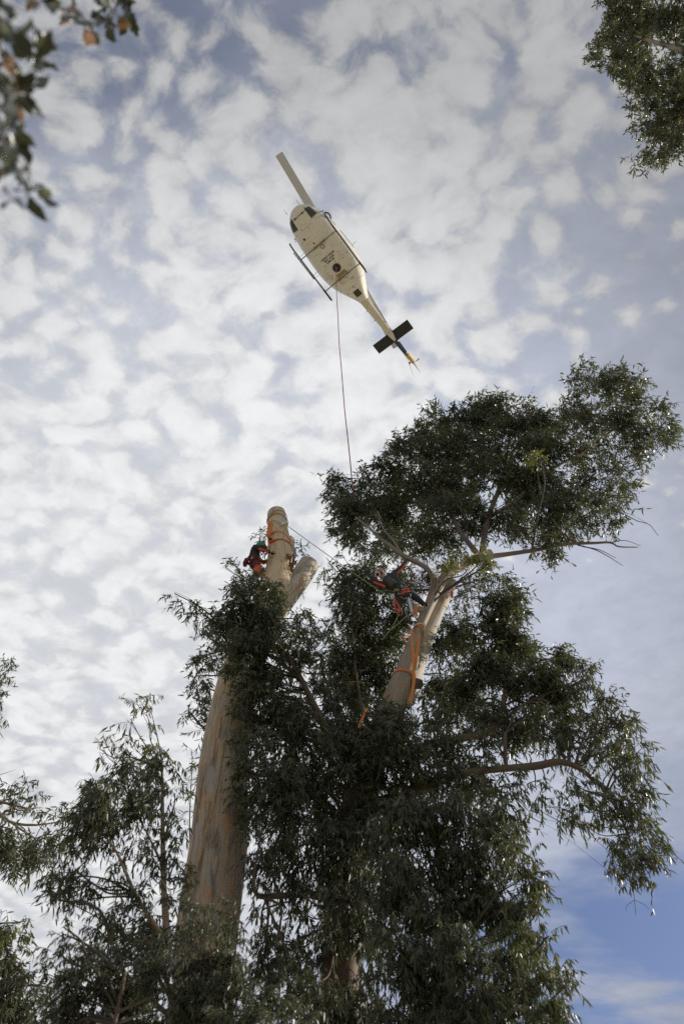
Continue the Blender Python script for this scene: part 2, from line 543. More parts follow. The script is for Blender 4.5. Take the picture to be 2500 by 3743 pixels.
class Tree:
    """one tree: limbs given by hand, boughs / twigs / leaves grown out to each leafy clump"""
    def __init__(s, name, label, cat='tree', base=(0, 0, 0), seed=1, leaf=None):
        s.o = thing(name, label, cat, base)
        s.nodes = []
        s.rng = np.random.RandomState(seed)
        s.leaf = leaf or M_leaf
        s.lv = Leaves()
        s.bough = MB()
        s.twig = MB()
        s.seed = seed

    def limb(s, name, spec, mt, **kw):
        o, nd = limb(name, spec, mt, s.o, seed=s.seed + len(s.nodes), **kw)
        s.nodes += nd
        return o

    def clump(s, px, py, r, hd, layers=2.0, L=0.17, Wd=0.024, tint=0.35, tv=0.18, connect=True, up=0.1, droop=0.75, sub=None, flat=1.0):
        rg = s.rng
        c = np.array(P(px, py, hd)); mpp = MPP(V(c)); rad = r * mpp
        Lpx = L / 0.17 * (28 if py > 2600 else 23); L, Wd = Lpx * mpp, Lpx * mpp * (Wd / L) * 1.35
        n_leaf = int((1.75 if py < 2500 else 1.35) * layers * math.pi * rad * rad / (L * Wd * 0.34))
        per = 10
        n_spray = max(2, n_leaf // per)
        if connect and s.nodes:
            tgt = V(c)
            # nearest limb point, favouring points below the clump
            best = min(s.nodes, key=lambda q: (q[0] - tgt).length + 1.5 * max(0, q[0].z - tgt.z + 0.6 * math.hypot(q[0].x - tgt.x, q[0].y - tgt.y)) - 1.2 * q[1])
            a, ra = best
            dist = (tgt - a).length
            r0 = min(ra * 0.55, 0.010 + 0.011 * dist)
            m1 = a.lerp(tgt, 0.4) + V(rg.randn(3) * dist * 0.06) + V((0, 0, dist * 0.05))
            m2 = a.lerp(tgt, 0.75) + V(rg.randn(3) * dist * 0.05)
            q = spline([(*a, r0), (*m1, r0 * 0.8), (*m2, r0 * 0.6), (*tgt, max(0.005, r0 * 0.4))], 4)
            s.bough.tube([x[:3] for x in q], [x[3] for x in q], 6, cap=False)
            root = [np.array(x[:3]) for x in q[len(q) // 2:]]
        else:
            root = [c]
        ns = sub or max(3, int(3 + rad * 5))
        subs = []
        for i in range(ns):
            v = rg.randn(3); v /= np.linalg.norm(v)
            v *= rg.rand() ** 0.4 * 0.82
            e = c + v * rad * np.array([1, flat, 1])
            subs.append(e)
            a = V(root[rg.randint(len(root))]); e_ = V(e)
            dl = (e_ - a).length
            mm = a.lerp(e_, 0.5) + V(rg.randn(3) * dl * 0.10)
            q = spline([a, mm, e_], 3)
            r0 = 0.004 + 0.005 * dl
            s.bough.tube(q, list(np.linspace(r0, 0.004, len(q))), 4, cap=False)
        base_t = tint
        for k in range(n_spray):
            sc = subs[rg.randint(ns)]
            off = rg.randn(3) * rad * 0.25
            o = sc + off
            out = (o - c) / (np.linalg.norm(o - c) + 1e-6)
            if np.linalg.norm(o - c) > rad * 1.12:
                o = c + out * rad * (0.8 + 0.3 * rg.rand())
            ax = out * 0.40 + rg.randn(3) * 0.55 + np.array([0, 0, up])
            ax /= np.linalg.norm(ax)
            ln = L * (1.2 + 1.7 * rg.rand())
            kk = np.linspace(0, 1, 4)
            pts = [o + ax * ln * u + DOWN * ln * 0.35 * u * u for u in kk]
            s.twig.tube(pts, [0.0035, 0.003, 0.0022, 0.0015], 3, cap=False)
            tt = base_t + rg.randn() * tv * 0.5
            for i in range(per):
                u = 0.12 + 0.88 * (i + rg.rand() * 0.5) / per
                b = o + ax * ln * u + DOWN * ln * 0.35 * u * u
                dd = ax * (0.15 + 0.35 * u) + rg.randn(3) * 0.5 + DOWN * droop
                s.lv.p.append(b); s.lv.d.append(dd)
                s.lv.L.append(L * (0.65 + 0.6 * rg.rand())); s.lv.W.append(Wd * (0.7 + 0.6 * rg.rand()))
                s.lv.t.append(min(1, max(0, tt + rg.randn() * tv * 0.5)))

    def thin(s, starts, keep=0.25, r=0.5):
        """open gaps in the crown along the sun's way to a few points"""
        d_ = np.array(sund); Pp = np.array(s.lv.p)
        m = np.zeros(len(Pp), bool)
        for a in starts:
            w = Pp - np.array(a); t = w @ d_
            m |= (t > 0.2) & (np.linalg.norm(w - t[:, None] * d_, axis=1) < r)
        m &= s.rng.rand(len(Pp)) > keep
        for k in ('p', 'd', 'L', 'W', 't'):
            setattr(s.lv, k, [x for x, q in zip(getattr(s.lv, k), m) if not q])

    def finish(s):
        if s.bough.v:
            s.bough.build('boughs', M_twig, s.o, kind='stuff')
        if s.twig.v:
            s.twig.build('twigs', M_twig, s.o, kind='stuff')
        link('crown', s.lv.mesh('crown', s.rng), s.leaf, s.o, kind='stuff')
        print(s.o.name, 'leaves', len(s.lv.p))


# ================================================================== TREES
# ---- the topped gum: huge bare trunk, sawn off high up, one short cut limb
T1 = 11.6
_b = P(735, 3743, T1)
t1 = thing('topped_gum_tree', 'huge pale gum trunk sawn off at the top with one short cut limb', 'tree', (_b.x, _b.y, 0))
low = P(725, 3743, T1)
pts1 = [V((low.x + 0.05, low.y, 0.0)), V((low.x + 0.03, low.y, 2.4))]
rad1 = [0.78, 0.62]
SP1 = [(728, 3743, 120), (748, 3500, 115), (772, 3300, 114), (796, 3100, 108), (810, 2900, 97), (828, 2720, 86), (860, 2540, 77), (905, 2400, 68),
       (955, 2280, 66), (1000, 2170, 60), (1021, 2080, 50), (1023, 2000, 42), (1016, 1930, 36), (1011, 1878, 33)]
for a_, b_, c_ in SP1:
    p_ = P(a_, b_, T1); pts1.append(p_); rad1.append(c_ * MPP(p_))
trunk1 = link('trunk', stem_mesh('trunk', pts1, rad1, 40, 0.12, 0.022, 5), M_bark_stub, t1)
SP1W = list(zip(pts1, rad1))
_, n_l = limb('cut_limb', [(965, 2290, T1 - 0.05, 50), (1014, 2222, T1 + 0.02, 47), (1064, 2155, T1 + 0.1, 42), (1104, 2103, T1 + 0.2, 39), (1128, 2066, T1 + 0.26, 37)], M_bark_pale, t1, seg=28, step=0.08, rough=0.02, seed=8)
# short snag left where a smaller limb was torn off
limb('broken_limb', [(1030, 2025, T1, 34), (1048, 2000, T1 + 0.02, 27), (1060, 1972, T1 + 0.05, 16)], M_bark_pale, t1, seg=12, step=0.05, rough=0.08, seed=18)
for (a_, b_), nm in (((n_l[-1], n_l[-2]), 'cut_face'), (((pts1[-1], rad1[-1]), (pts1[-2], 0)), 'cut_face')):
    ax_ = (a_[0] - b_[0]).normalized()
    mb = MB(); mb.tube([a_[0] - ax_ * 0.01, a_[0] + ax_ * 0.012], a_[1] * 0.985, 28)
    mb.build(nm, M_cut, t1)
# torn bark in the crotch between trunk and limb
mb = MB(); rg = random.Random(4)
for k in range(16):
    x_, y_ = 1062 + rg.uniform(-14, 26), 2036 + rg.uniform(-14, 22)
    p_ = P(x_, y_, T1 - 0.30 - rg.random() * 0.08)
    q_ = P(x_ + rg.uniform(-14, 14), y_ + rg.uniform(10, 42), T1 - 0.34 - rg.random() * 0.05)
    mb.ribbon([p_, p_.lerp(q_, .5) + V((0, -0.02, 0)), q_], V((1, 0, 0.3)), rg.uniform(0.02, 0.06), 0.008, V((0, -1, 0.3)))
mb.build('torn_bark', mat('torn_bark_wood', (0.16, 0.075, 0.04), 0.9, var=0.4, scale=30), t1)
# a few hanging strips of peeled bark on the trunk
rg = random.Random(9)
M_strip = mat('peeled_bark', (0.30, 0.19, 0.11), 0.85, var=0.3)


def on_trunk(px, py, prox=0.985):
    """point on the near face of the topped trunk seen at a pixel"""
    ys = [q[1] for q in SP1]
    w = np.interp(-py, [-q for q in ys], [q[2] for q in SP1]) if ys[0] > ys[-1] else 0
    cx = np.interp(-py, [-q for q in ys], [q[0] for q in SP1])
    u = max(-0.97, min(0.97, (px - cx) / w))
    r = w * MPP(P(cx, py, T1))
    return P(px, py, T1 - r * math.sqrt(1 - u * u) * 1.03)


for x0, y0, x1, y1 in [(742, 2850, 716, 3010), (752, 2790, 728, 2960), (812, 2620, 800, 2700), (772, 2930, 742, 3060), (838, 3060, 828, 3190), (866, 3120, 848, 3260), (700, 3150, 690, 3300), (792, 2700, 776, 2800)]:
    a_, b_ = on_trunk(x0, y0), on_trunk(x1, y1)
    mb = MB()
    q_ = [a_.lerp(b_, k / 6) + V((rg.uniform(-.01, .01), -0.012 - 0.02 * (k / 6) ** 2, 0)) for k in range(7)]
    mb.ribbon(q_, V((1, 0, 0.1)), rg.uniform(0.012, 0.028), 0.006, V((0, -1, 0.1)))
    mb.build('bark_strip', M_strip, t1)
# small regrowth showing behind the stub
reg = Tree('gum_regrowth', 'thin leafy shoots growing just behind the stub of the topped trunk', 'shoots', tuple(P(1020, 2060, T1 + 0.4)), 77)
reg.nodes = [(P(1020, 2080, T1 + 0.35), 0.03), (P(985, 2120, T1 + 0.35), 0.03)]
for a_ in [(962, 1975, 22), (975, 2020, 28), (985, 2075, 30), (1080, 2000, 20), (1088, 2030, 22), (950, 1960, 12), (1075, 2200, 14)]:
    reg.clump(a_[0], a_[1], a_[2], T1 + 0.6, 0.75, 0.15, 0.02, tint=0.5)
reg.finish()

# ---- the big gum being climbed
T2 = 12.0
big = Tree('large_gum_tree', 'largest leafy gum with dark trunk and wide crown, climber standing in its fork', 'tree', tuple(V((P(1235, 3743, 11.4).x, 11.4, 0))), 21)
_lb = P(1240, 3743, 11.4)
lowspec = [V((_lb.x - 0.1, _lb.y, 0)), V((_lb.x, _lb.y, 2.5))]
SP2 = [(1240, 3743, 11.4, 78), (1255, 3400, 11.5, 74), (1290, 3050, 11.6, 70), (1345, 2820, 11.8, 58), (1398, 2680, 11.9, 50), (1444, 2560, T2, 44), (1477, 2470, T2 + .05, 38), (1502, 2390, T2 + .1, 30), (1524, 2315, T2 + .15, 20)]
pp = lowspec + [P(a, b, c) for a, b, c, _ in SP2]
rr_ = [0.62, 0.5] + [w * MPP(P(a, b, c)) for a, b, c, w in SP2]
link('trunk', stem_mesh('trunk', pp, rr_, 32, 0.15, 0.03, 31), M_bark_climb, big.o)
big.nodes += [(p, r) for p, r in zip(pp[3:], rr_[3:])]
big.limb('limb', [(1498, 2410, T2 + .1, 26), (1528, 2310, T2 + .1, 19), (1556, 2240, T2 + .15, 20), (1588, 2175, T2 + .2, 20), (1622, 2115, T2 + .3, 18), (1680, 2070, T2 + .5, 16), (1740, 2040, T2 + .8, 14), (1790, 2020, T2 + 1.1, 13)], M_bark_grey, seg=18, step=0.1)
big.limb('limb', [(1480, 2560, T2 + .3, 34), (1516, 2450, T2 + .4, 32), (1556, 2330, T2 + .5, 29), (1600, 2230, T2 + .6, 25), (1636, 2158, T2 + .7, 22), (1652, 2128, T2 + .75, 18)], M_bark_pale, seg=18, step=0.1)
big.limb('limb', [(1565, 2215, T2 + .15, 14), (1582, 2150, T2 + .1, 11), (1582, 2115, T2 + .1, 9), (1555, 2075, T2 + .1, 9), (1500, 2045, T2 + .1, 9), (1455, 2018, T2 + .1, 8), (1420, 1990, T2 + .2, 7), (1385, 1965, T2 + .3, 6), (1350, 1930, T2 + .5, 4), (1300, 1890, T2 + .8, 2.5)], M_bark_mid, seg=12, step=0.08)
big.limb('limb', [(1460, 2018, T2 + .1, 6), (1440, 1980, T2 + .3, 5), (1400, 1930, T2 + .6, 3.2), (1380, 1870, T2 + 1, 2)], M_bark_mid, seg=8, step=0.08)
big.limb('limb', [(1740, 2050, T2 + .8, 14), (1790, 2035, T2 + 1.2, 11), (1860, 2025, T2 + 1.5, 9), (1960, 2010, T2 + 1.9, 7.5), (2060, 1990, T2 + 2.3, 6), (2170, 1985, T2 + 2.7, 5), (2230, 1983, T2 + 3, 3.6), (2260, 1998, T2 + 3.1, 2.6), (2330, 2000, T2 + 3.3, 1.6)], M_bark_mid, seg=10, step=0.12)
big.limb('limb', [(1760, 2040, T2 + .9, 13), (1770, 1960, T2 + 1.4, 11), (1790, 1870, T2 + 1.9, 9), (1830, 1770, T2 + 2.6, 7.5), (1850, 1680, T2 + 3.2, 5.5), (1860, 1600, T2 + 3.8, 4)], M_bark_dark, seg=10, step=0.12)
big.limb('limb', [(1790, 1890, T2 + 1.8, 8), (1880, 1830, T2 + 2.4, 7), (1980, 1740, T2 + 3, 6), (2060, 1690, T2 + 3.4, 5.5), (2140, 1650, T2 + 3.8, 5), (2230, 1560, T2 + 4.3, 4), (2290, 1450, T2 + 4.9, 3)], M_bark_grey, seg=8, step=0.15)
big.limb('limb', [(1740, 2020, T2 + .8, 10), (1680, 1940, T2 + 1.2, 8), (1640, 1850, T2 + 1.7, 6.5), (1600, 1750, T2 + 2.3, 5), (1560, 1660, T2 + 2.9, 3.6)], M_bark_dark, seg=8, step=0.15)
big.limb('limb', [(2120, 1800, T2 + 3.0, 4), (2200, 1830, T2 + 3.2, 3), (2290, 1890, T2 + 3.4, 2)], M_bark_dark, seg=6, step=0.15)
for sp_ in ([(2200, 1840, T2 + 3.2, 3), (2290, 1885, T2 + 3.3, 2), (2330, 1905, T2 + 3.3, 1.6), (2372, 1918, T2 + 3.3, 1.3), (2404, 1958, T2 + 3.3, .9)], [(2110, 1992, T2 + 2.5, 3), (2170, 2008, T2 + 2.6, 2), (2215, 2030, T2 + 2.7, 1.5), (2275, 2068, T2 + 2.8, .8)],
            [(2130, 1998, T2 + 2.5, 2.4), (2190, 2010, T2 + 2.7, 1.6), (2250, 2040, T2 + 2.8, .9)], [(2225, 1985, T2 + 2.9, 2), (2280, 1975, T2 + 3, 1.3), (2340, 1995, T2 + 3.1, .8)], [(2300, 3180, 11.7, 1.6), (2318, 3290, 11.7, 1.2), (2322, 3345, 11.7, .8)],
            [(2318, 3290, 11.7, 1), (2350, 3305, 11.7, .8), (2372, 3325, 11.7, .5)], [(2318, 3290, 11.7, 1), (2290, 3310, 11.7, .8), (2286, 3330, 11.7, .5)]):
    big.limb('bare_twig', sp_, M_bark_dark, seg=5, step=0.15)
# right-hand boughs
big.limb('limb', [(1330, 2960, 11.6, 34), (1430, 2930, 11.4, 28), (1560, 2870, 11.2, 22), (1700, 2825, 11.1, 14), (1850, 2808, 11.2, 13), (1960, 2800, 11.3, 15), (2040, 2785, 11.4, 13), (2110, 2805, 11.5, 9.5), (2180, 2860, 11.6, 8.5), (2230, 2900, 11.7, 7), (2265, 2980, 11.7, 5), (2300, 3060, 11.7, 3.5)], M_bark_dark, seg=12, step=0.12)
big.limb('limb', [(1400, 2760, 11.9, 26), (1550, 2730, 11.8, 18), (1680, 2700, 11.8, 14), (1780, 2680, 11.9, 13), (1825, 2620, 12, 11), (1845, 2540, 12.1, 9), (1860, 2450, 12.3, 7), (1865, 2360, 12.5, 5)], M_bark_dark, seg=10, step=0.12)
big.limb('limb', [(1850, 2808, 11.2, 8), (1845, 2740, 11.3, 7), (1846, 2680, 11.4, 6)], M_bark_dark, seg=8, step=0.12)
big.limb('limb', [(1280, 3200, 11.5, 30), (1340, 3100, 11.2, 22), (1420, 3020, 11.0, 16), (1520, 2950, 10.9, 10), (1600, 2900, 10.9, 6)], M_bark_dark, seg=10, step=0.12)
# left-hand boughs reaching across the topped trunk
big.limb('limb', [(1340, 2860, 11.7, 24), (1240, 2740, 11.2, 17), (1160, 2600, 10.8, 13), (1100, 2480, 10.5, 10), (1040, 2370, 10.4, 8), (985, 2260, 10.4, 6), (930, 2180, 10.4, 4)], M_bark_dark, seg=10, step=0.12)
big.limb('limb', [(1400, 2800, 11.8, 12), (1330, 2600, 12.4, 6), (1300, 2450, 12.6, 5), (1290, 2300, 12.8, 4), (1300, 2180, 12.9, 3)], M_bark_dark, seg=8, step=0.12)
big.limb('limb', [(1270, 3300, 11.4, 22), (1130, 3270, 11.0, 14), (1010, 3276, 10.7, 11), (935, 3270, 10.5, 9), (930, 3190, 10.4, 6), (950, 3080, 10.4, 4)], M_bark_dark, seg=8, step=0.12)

LINE = [(1440, 2620), (1480, 2500), (1520, 2330), (1560, 2235), (1600, 2165), (1660, 2090), (1760, 2035)]


def near_stem(x, y):
    best = 1e9
    for (x0, y0), (x1, y1) in zip(LINE[:-1], LINE[1:]):
        t = max(0, min(1, ((x - x0) * (x1 - x0) + (y - y0) * (y1 - y0)) / ((x1 - x0) ** 2 + (y1 - y0) ** 2)))
        best = min(best, math.hypot(x - x0 - t * (x1 - x0), y - y0 - t * (y1 - y0)))
    return best


def C(px, py, r, hd, *a, **k):
    """clumps beside the climbed stem sit behind it, so that stem and straps stay in view"""
    if px > 2330:
        px -= 24
    if 1980 < py < 2640 and near_stem(px, py) < r + 75 and k.get('tint', 0) < 0.7:
        hd = max(hd, T2 + 1.45)
    big.clump(px, py, r, hd, *a, **k)


# upper crown (far and high)
for a in [(1258, 1790, 62), (1330, 1800, 66), (1245, 1880, 52), (1320, 1895, 70), (1260, 1955, 50), (1325, 1975, 42, 1.4), (1400, 1740, 66), (1400, 1840, 72), (1466, 1770, 80), (1210, 1745, 24, .8),
          (1500, 1660, 72), (1520, 1590, 56), (1580, 1545, 58), (1600, 1640, 84), (1660, 1540, 62), (1560, 1760, 88), (1475, 1880, 76), (1430, 1950, 60, 1.7), (1680, 1660, 92), (1740, 1560, 78),
          (1770, 1490, 56), (1840, 1520, 66), (1830, 1620, 92), (1920, 1580, 76), (1975, 1560, 46), (1930, 1680, 92), (1780, 1740, 96), (1660, 1780, 96), (1590, 1890, 90, 1.9), (1880, 1790, 92), (1700, 1900, 88, 1.9),
          (1990, 1770, 84), (1985, 1870, 74), (1830, 1890, 80, 1.6), (1900, 1930, 54, 1.5), (2050, 1930, 66, 1.6), (2070, 1840, 70, 1.6), (1990, 1990, 48, 1.4), (2030, 2050, 40, 1.2), (1520, 1990, 60, 1.6), (1620, 2000, 66, 1.7), (1735, 1460, 30, .8),
          (2000, 1655, 70, 1.7), (2140, 1930, 52, 1.2), (2215, 1890, 44, 1.0), (2270, 1870, 36, .9)]:
    C(a[0], a[1], a[2], T2 + 1.6 + 0.0026 * (2000 - a[1]) + 0.0012 * abs(a[0] - 1700) + big.rng.randn() * 0.3, a[3] if len(a) > 3 else 1.95, 0.16, 0.026)
# thin right wing
for a in [(1925, 1480, 34, 1.2), (1955, 1500, 26, .9), (2050, 1510, 52), (2110, 1380, 44), (2135, 1330, 30, .8), (2120, 1480, 62), (2180, 1400, 44), (2230, 1370, 42), (2300, 1370, 50), (2350, 1400, 36), (2230, 1450, 60), (2310, 1470, 56),
          (2160, 1560, 76, 1.7), (2260, 1540, 60), (2340, 1540, 56), (2420, 1500, 42), (2450, 1560, 44), (2455, 1620, 40), (2390, 1610, 52), (2300, 1640, 56, 1.1), (2220, 1650, 56, 1.1), (2110, 1660, 64, 1.4), (2370, 1680, 30, .8), (2040, 1590, 56, 1.7),
          (2180, 1740, 64, 1.2), (2260, 1740, 52, 1.2), (2110, 1780, 60, 1.2), (2220, 1820, 56, 1.2), (2290, 1800, 40, 1), (2150, 1850, 52, 1.1)]:
    C(a[0], a[1], a[2], T2 + 4.2 + 0.0022 * (1700 - a[1]) + big.rng.randn() * 0.3, a[3] if len(a) > 3 else 1.35, 0.16, 0.024, tint=0.42)
# yellow-green young tips and a dead brown bunch behind the climber
for a in [(1617, 2070, 24, .86), (1632, 2095, 20, .82), (1755, 2030, 30, .8), (1790, 2060, 26, .72), (1965, 1670, 24, .75), (1720, 2055, 20, .8)]:
    C(a[0], a[1], a[2], T2 - 0.25, 1.8, 0.15, 0.02, tint=a[3], tv=0.08)
for a in [(1545, 2105, 34), (1515, 2130, 30), (1560, 2140, 26), (1530, 2160, 28)]:
    C(a[0], a[1], a[2], T2 + 0.5, 2.2, 0.14, 0.014, tint=0.955, tv=0.05)
# behind and around the climbers
for a in [(1200, 2070, 26, .7), (1235, 2100, 42, .9), (1250, 2160, 48, 1), (1310, 2110, 62), (1380, 2060, 56, 1.5), (1310, 2200, 76), (1235, 2230, 44, 1.1), (1400, 2170, 80), (1240, 2300, 50, 1), (1320, 2300, 78), (1410, 2270, 76), (1280, 2380, 80),
          (1380, 2370, 80), (1300, 2470, 90), (1400, 2460, 76), (1240, 2440, 62, 1.2), (1200, 2500, 62, 1.2), (1420, 2000, 46, 1.4), (1480, 2090, 50, 1.6), (1350, 2560, 84), (1255, 2560, 80), (1470, 2150, 54), (1490, 2230, 50), (1250, 2030, 16, .5)]:
    C(a[0], a[1], a[2], T2 + 0.9 + big.rng.randn() * 0.2, a[3] if len(a) > 3 else 1.9, 0.17, 0.026)
# right of the fork
for a in [(1690, 2130, 50, 1.5), (1760, 2110, 54, 1.6), (1810, 2130, 50, 1.6), (1850, 2170, 54), (1880, 2230, 50), (1800, 2210, 70), (1710, 2200, 62, 1.4), (1650, 2270, 54, 1.5), (1700, 2330, 70), (1790, 2310, 70), (1880, 2310, 66), (1650, 2380, 66), (1760, 2400, 80),
          (1860, 2400, 84), (1915, 2380, 48), (1640, 2470, 74), (1740, 2490, 88), (1850, 2500, 88), (1950, 2460, 74), (2030, 2410, 52, 1.5), (2090, 2400, 46, 1.5), (2130, 2450, 42, 1.3), (2050, 2490, 66), (2120, 2520, 46), (1960, 2560, 84), (1590, 2560, 56, 1.6),
          (1660, 2570, 70), (1780, 2590, 80), (1880, 2610, 80), (2070, 2590, 66), (2000, 2660, 76), (2150, 2610, 56, 1.4), (2210, 2570, 48, 1.2), (2265, 2600, 42, 1.1), (2290, 2650, 40, 1.1), (2230, 2670, 56, 1.3), (2120, 2690, 66, 1.4), (1900, 2690, 70), (1590, 2640, 60), (1690, 2660, 60, 1.6)]:
    C(a[0], a[1], a[2], T2 + 0.3 + big.rng.randn() * 0.35, a[3] if len(a) > 3 else 2.0, 0.18, 0.027)
# right drooping wing
for a in [(2060, 2740, 60, 1.2), (2180, 2740, 60, 1.3), (2270, 2730, 56, 1.2), (2320, 2730, 36, 1), (2320, 2800, 50, 1.2), (2230, 2810, 56, 1.2), (2370, 2860, 40, 1.2), (2140, 2890, 50, 1.0), (2300, 2880, 56, 1.3), (2210, 2930, 60, 1.3), (2390, 2930, 36, 1.1),
          (2130, 2960, 48, 1.1), (2310, 2970, 60, 1.4), (2370, 3020, 46, 1.3), (2220, 3020, 50, 1.2), (2420, 3080, 42, 1.2), (2290, 3070, 60, 1.4), (2370, 3110, 50, 1.3), (2240, 3110, 36, 1), (2420, 3150, 30, 1), (2310, 3160, 50, 1.2), (2390, 3190, 36, 1), (2240, 3170, 24, .8), (2350, 3230, 30, .9),
          (2080, 2880, 36, .8), (2000, 2880, 36, .8), (1990, 2950, 34, .9), (2035, 2975, 30, .9), (2100, 3020, 32, .9), (2280, 3205, 22, .8), (1960, 2890, 26, .8)]:
    C(a[0], a[1], a[2], 11.6 + big.rng.randn() * 0.25, a[3] if len(a) > 3 else 1.3, 0.19, 0.026, droop=1.35, tint=0.42)
# centre
for a in [(1480, 2760, 84), (1580, 2740, 80), (1680, 2760, 72, 1.6), (1780, 2740, 60, 1.5), (1420, 2660, 60, 1.8), (1380, 2640, 60), (1880, 2860, 50, 1.0), (1800, 2880, 60, 1.5), (1700, 2880, 76), (1600, 2860, 80), (1500, 2880, 90), (1400, 2800, 84), (1320, 2700, 84), (1230, 2680, 80),
          (1300, 2840, 90), (1200, 2790, 86), (1130, 2700, 80), (1100, 2620, 76), (1180, 2600, 70), (1150, 2500, 60, 1.5), (1390, 2940, 90), (1260, 2960, 90), (1160, 2900, 86), (1070, 2820, 80), (1040, 2730, 70)]:
    C(a[0], a[1], a[2], 11.2 + big.rng.randn() * 0.4, a[3] if len(a) > 3 else 2.1, 0.19, 0.028, droop=0.9, tint=0.28)
for a in [(1400, 2660, 56), (1450, 2690, 50), (1350, 2660, 56), (1400, 2720, 60), (1470, 2650, 34, 1.3), (1330, 2730, 60)]:
    C(a[0], a[1], a[2], T2 - 1.0, a[3] if len(a) > 3 else 1.9, 0.18, 0.027, droop=0.9, tint=0.28)
for a in [(1425, 2615, 40), (1470, 2610, 32), (1380, 2600, 40), (1500, 2590, 24)]:
    big.clump(a[0], a[1], a[2], T2 - 1.0, 1.3, 0.18, 0.027, droop=0.9, tint=0.3)
# boughs hanging in front of the topped trunk
for a in [(905, 2130, 44), (960, 2150, 46), (1000, 2180, 40, 1.6), (880, 2190, 54), (950, 2220, 60), (830, 2240, 46, 1.6), (900, 2290, 70), (990, 2280, 54), (820, 2310, 56), (870, 2370, 66), (960, 2380, 66), (780, 2270, 34, 1.2), (735, 2240, 34, 1), (690, 2200, 30, .8),
          (640, 2170, 22, .6), (860, 2090, 26, .9), (830, 2075, 12, .4), (1030, 2330, 44, 1.2), (1080, 2280, 40, 1.1), (1130, 2260, 36, 1.0), (1110, 2340, 46, 1.2), (1160, 2330, 36, .9), (1050, 2430, 60, 1.6), (1140, 2420, 56, 1.3), (960, 2470, 66), (870, 2450, 50, 1.5), (1030, 2520, 66, 1.9), (950, 2560, 66),
          (900, 2540, 50, 1.4), (760, 2330, 40, 1), (980, 2640, 66), (910, 2640, 50, 1.4), (1050, 2600, 60), (900, 2730, 44, 1.2), (960, 2740, 60), (1010, 2840, 76), (940, 2830, 60, 1.8), (1000, 2920, 76), (1090, 2960, 86), (930, 2900, 56, 1.8), (930, 2990, 56, 1.6)]:
    C(a[0], a[1], a[2], 10.5 + big.rng.randn() * 0.25, a[3] if len(a) > 3 else 2.1, 0.18, 0.027, droop=0.85, tint=0.33)
# thin foliage left of and behind the trunk
for a in [(760, 2430, 40), (720, 2400, 26), (715, 2470, 30), (750, 2510, 40), (705, 2550, 30), (745, 2590, 36), (690, 2600, 20), (720, 2640, 26), (745, 2670, 20), (800, 2400, 40, 1.4)]:
    C(a[0], a[1], a[2], T1 + 1.2, a[3] if len(a) > 3 else 0.95, 0.17, 0.024, tint=0.45)
# low mass round the dark trunk
for a in [(1030, 3050, 76, 1.7), (960, 3120, 60, 1.5), (1120, 3080, 86), (1220, 3080, 90), (1330, 3070, 90), (1030, 3160, 70, 1.5), (940, 3220, 50, 1.0), (1140, 3190, 76, 1.5), (1240, 3200, 80), (1350, 3200, 96), (960, 3330, 50, .9), (1040, 3300, 54, 1.0), (1110, 3330, 50, .9), (1200, 3340, 70, 1.7), (1330, 3340, 96),
          (950, 3430, 60, 1.2), (1040, 3440, 60, 1.1), (1110, 3460, 60, 1.0), (1220, 3470, 80, 1.8), (1330, 3480, 96), (960, 3540, 76, 1.6), (1070, 3560, 80, 1.5), (1170, 3590, 84, 1.6), (1300, 3620, 96), (1150, 3700, 80), (1260, 3730, 90)]:
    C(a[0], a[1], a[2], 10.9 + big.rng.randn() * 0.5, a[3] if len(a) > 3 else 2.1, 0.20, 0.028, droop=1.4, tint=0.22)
big.thin([P(1130, 2090, 11.7), P(1095, 2140, 11.7), P(1060, 2200, 11.7), P(1020, 2270, 11.7)], 0.2, 0.42)
big.finish()

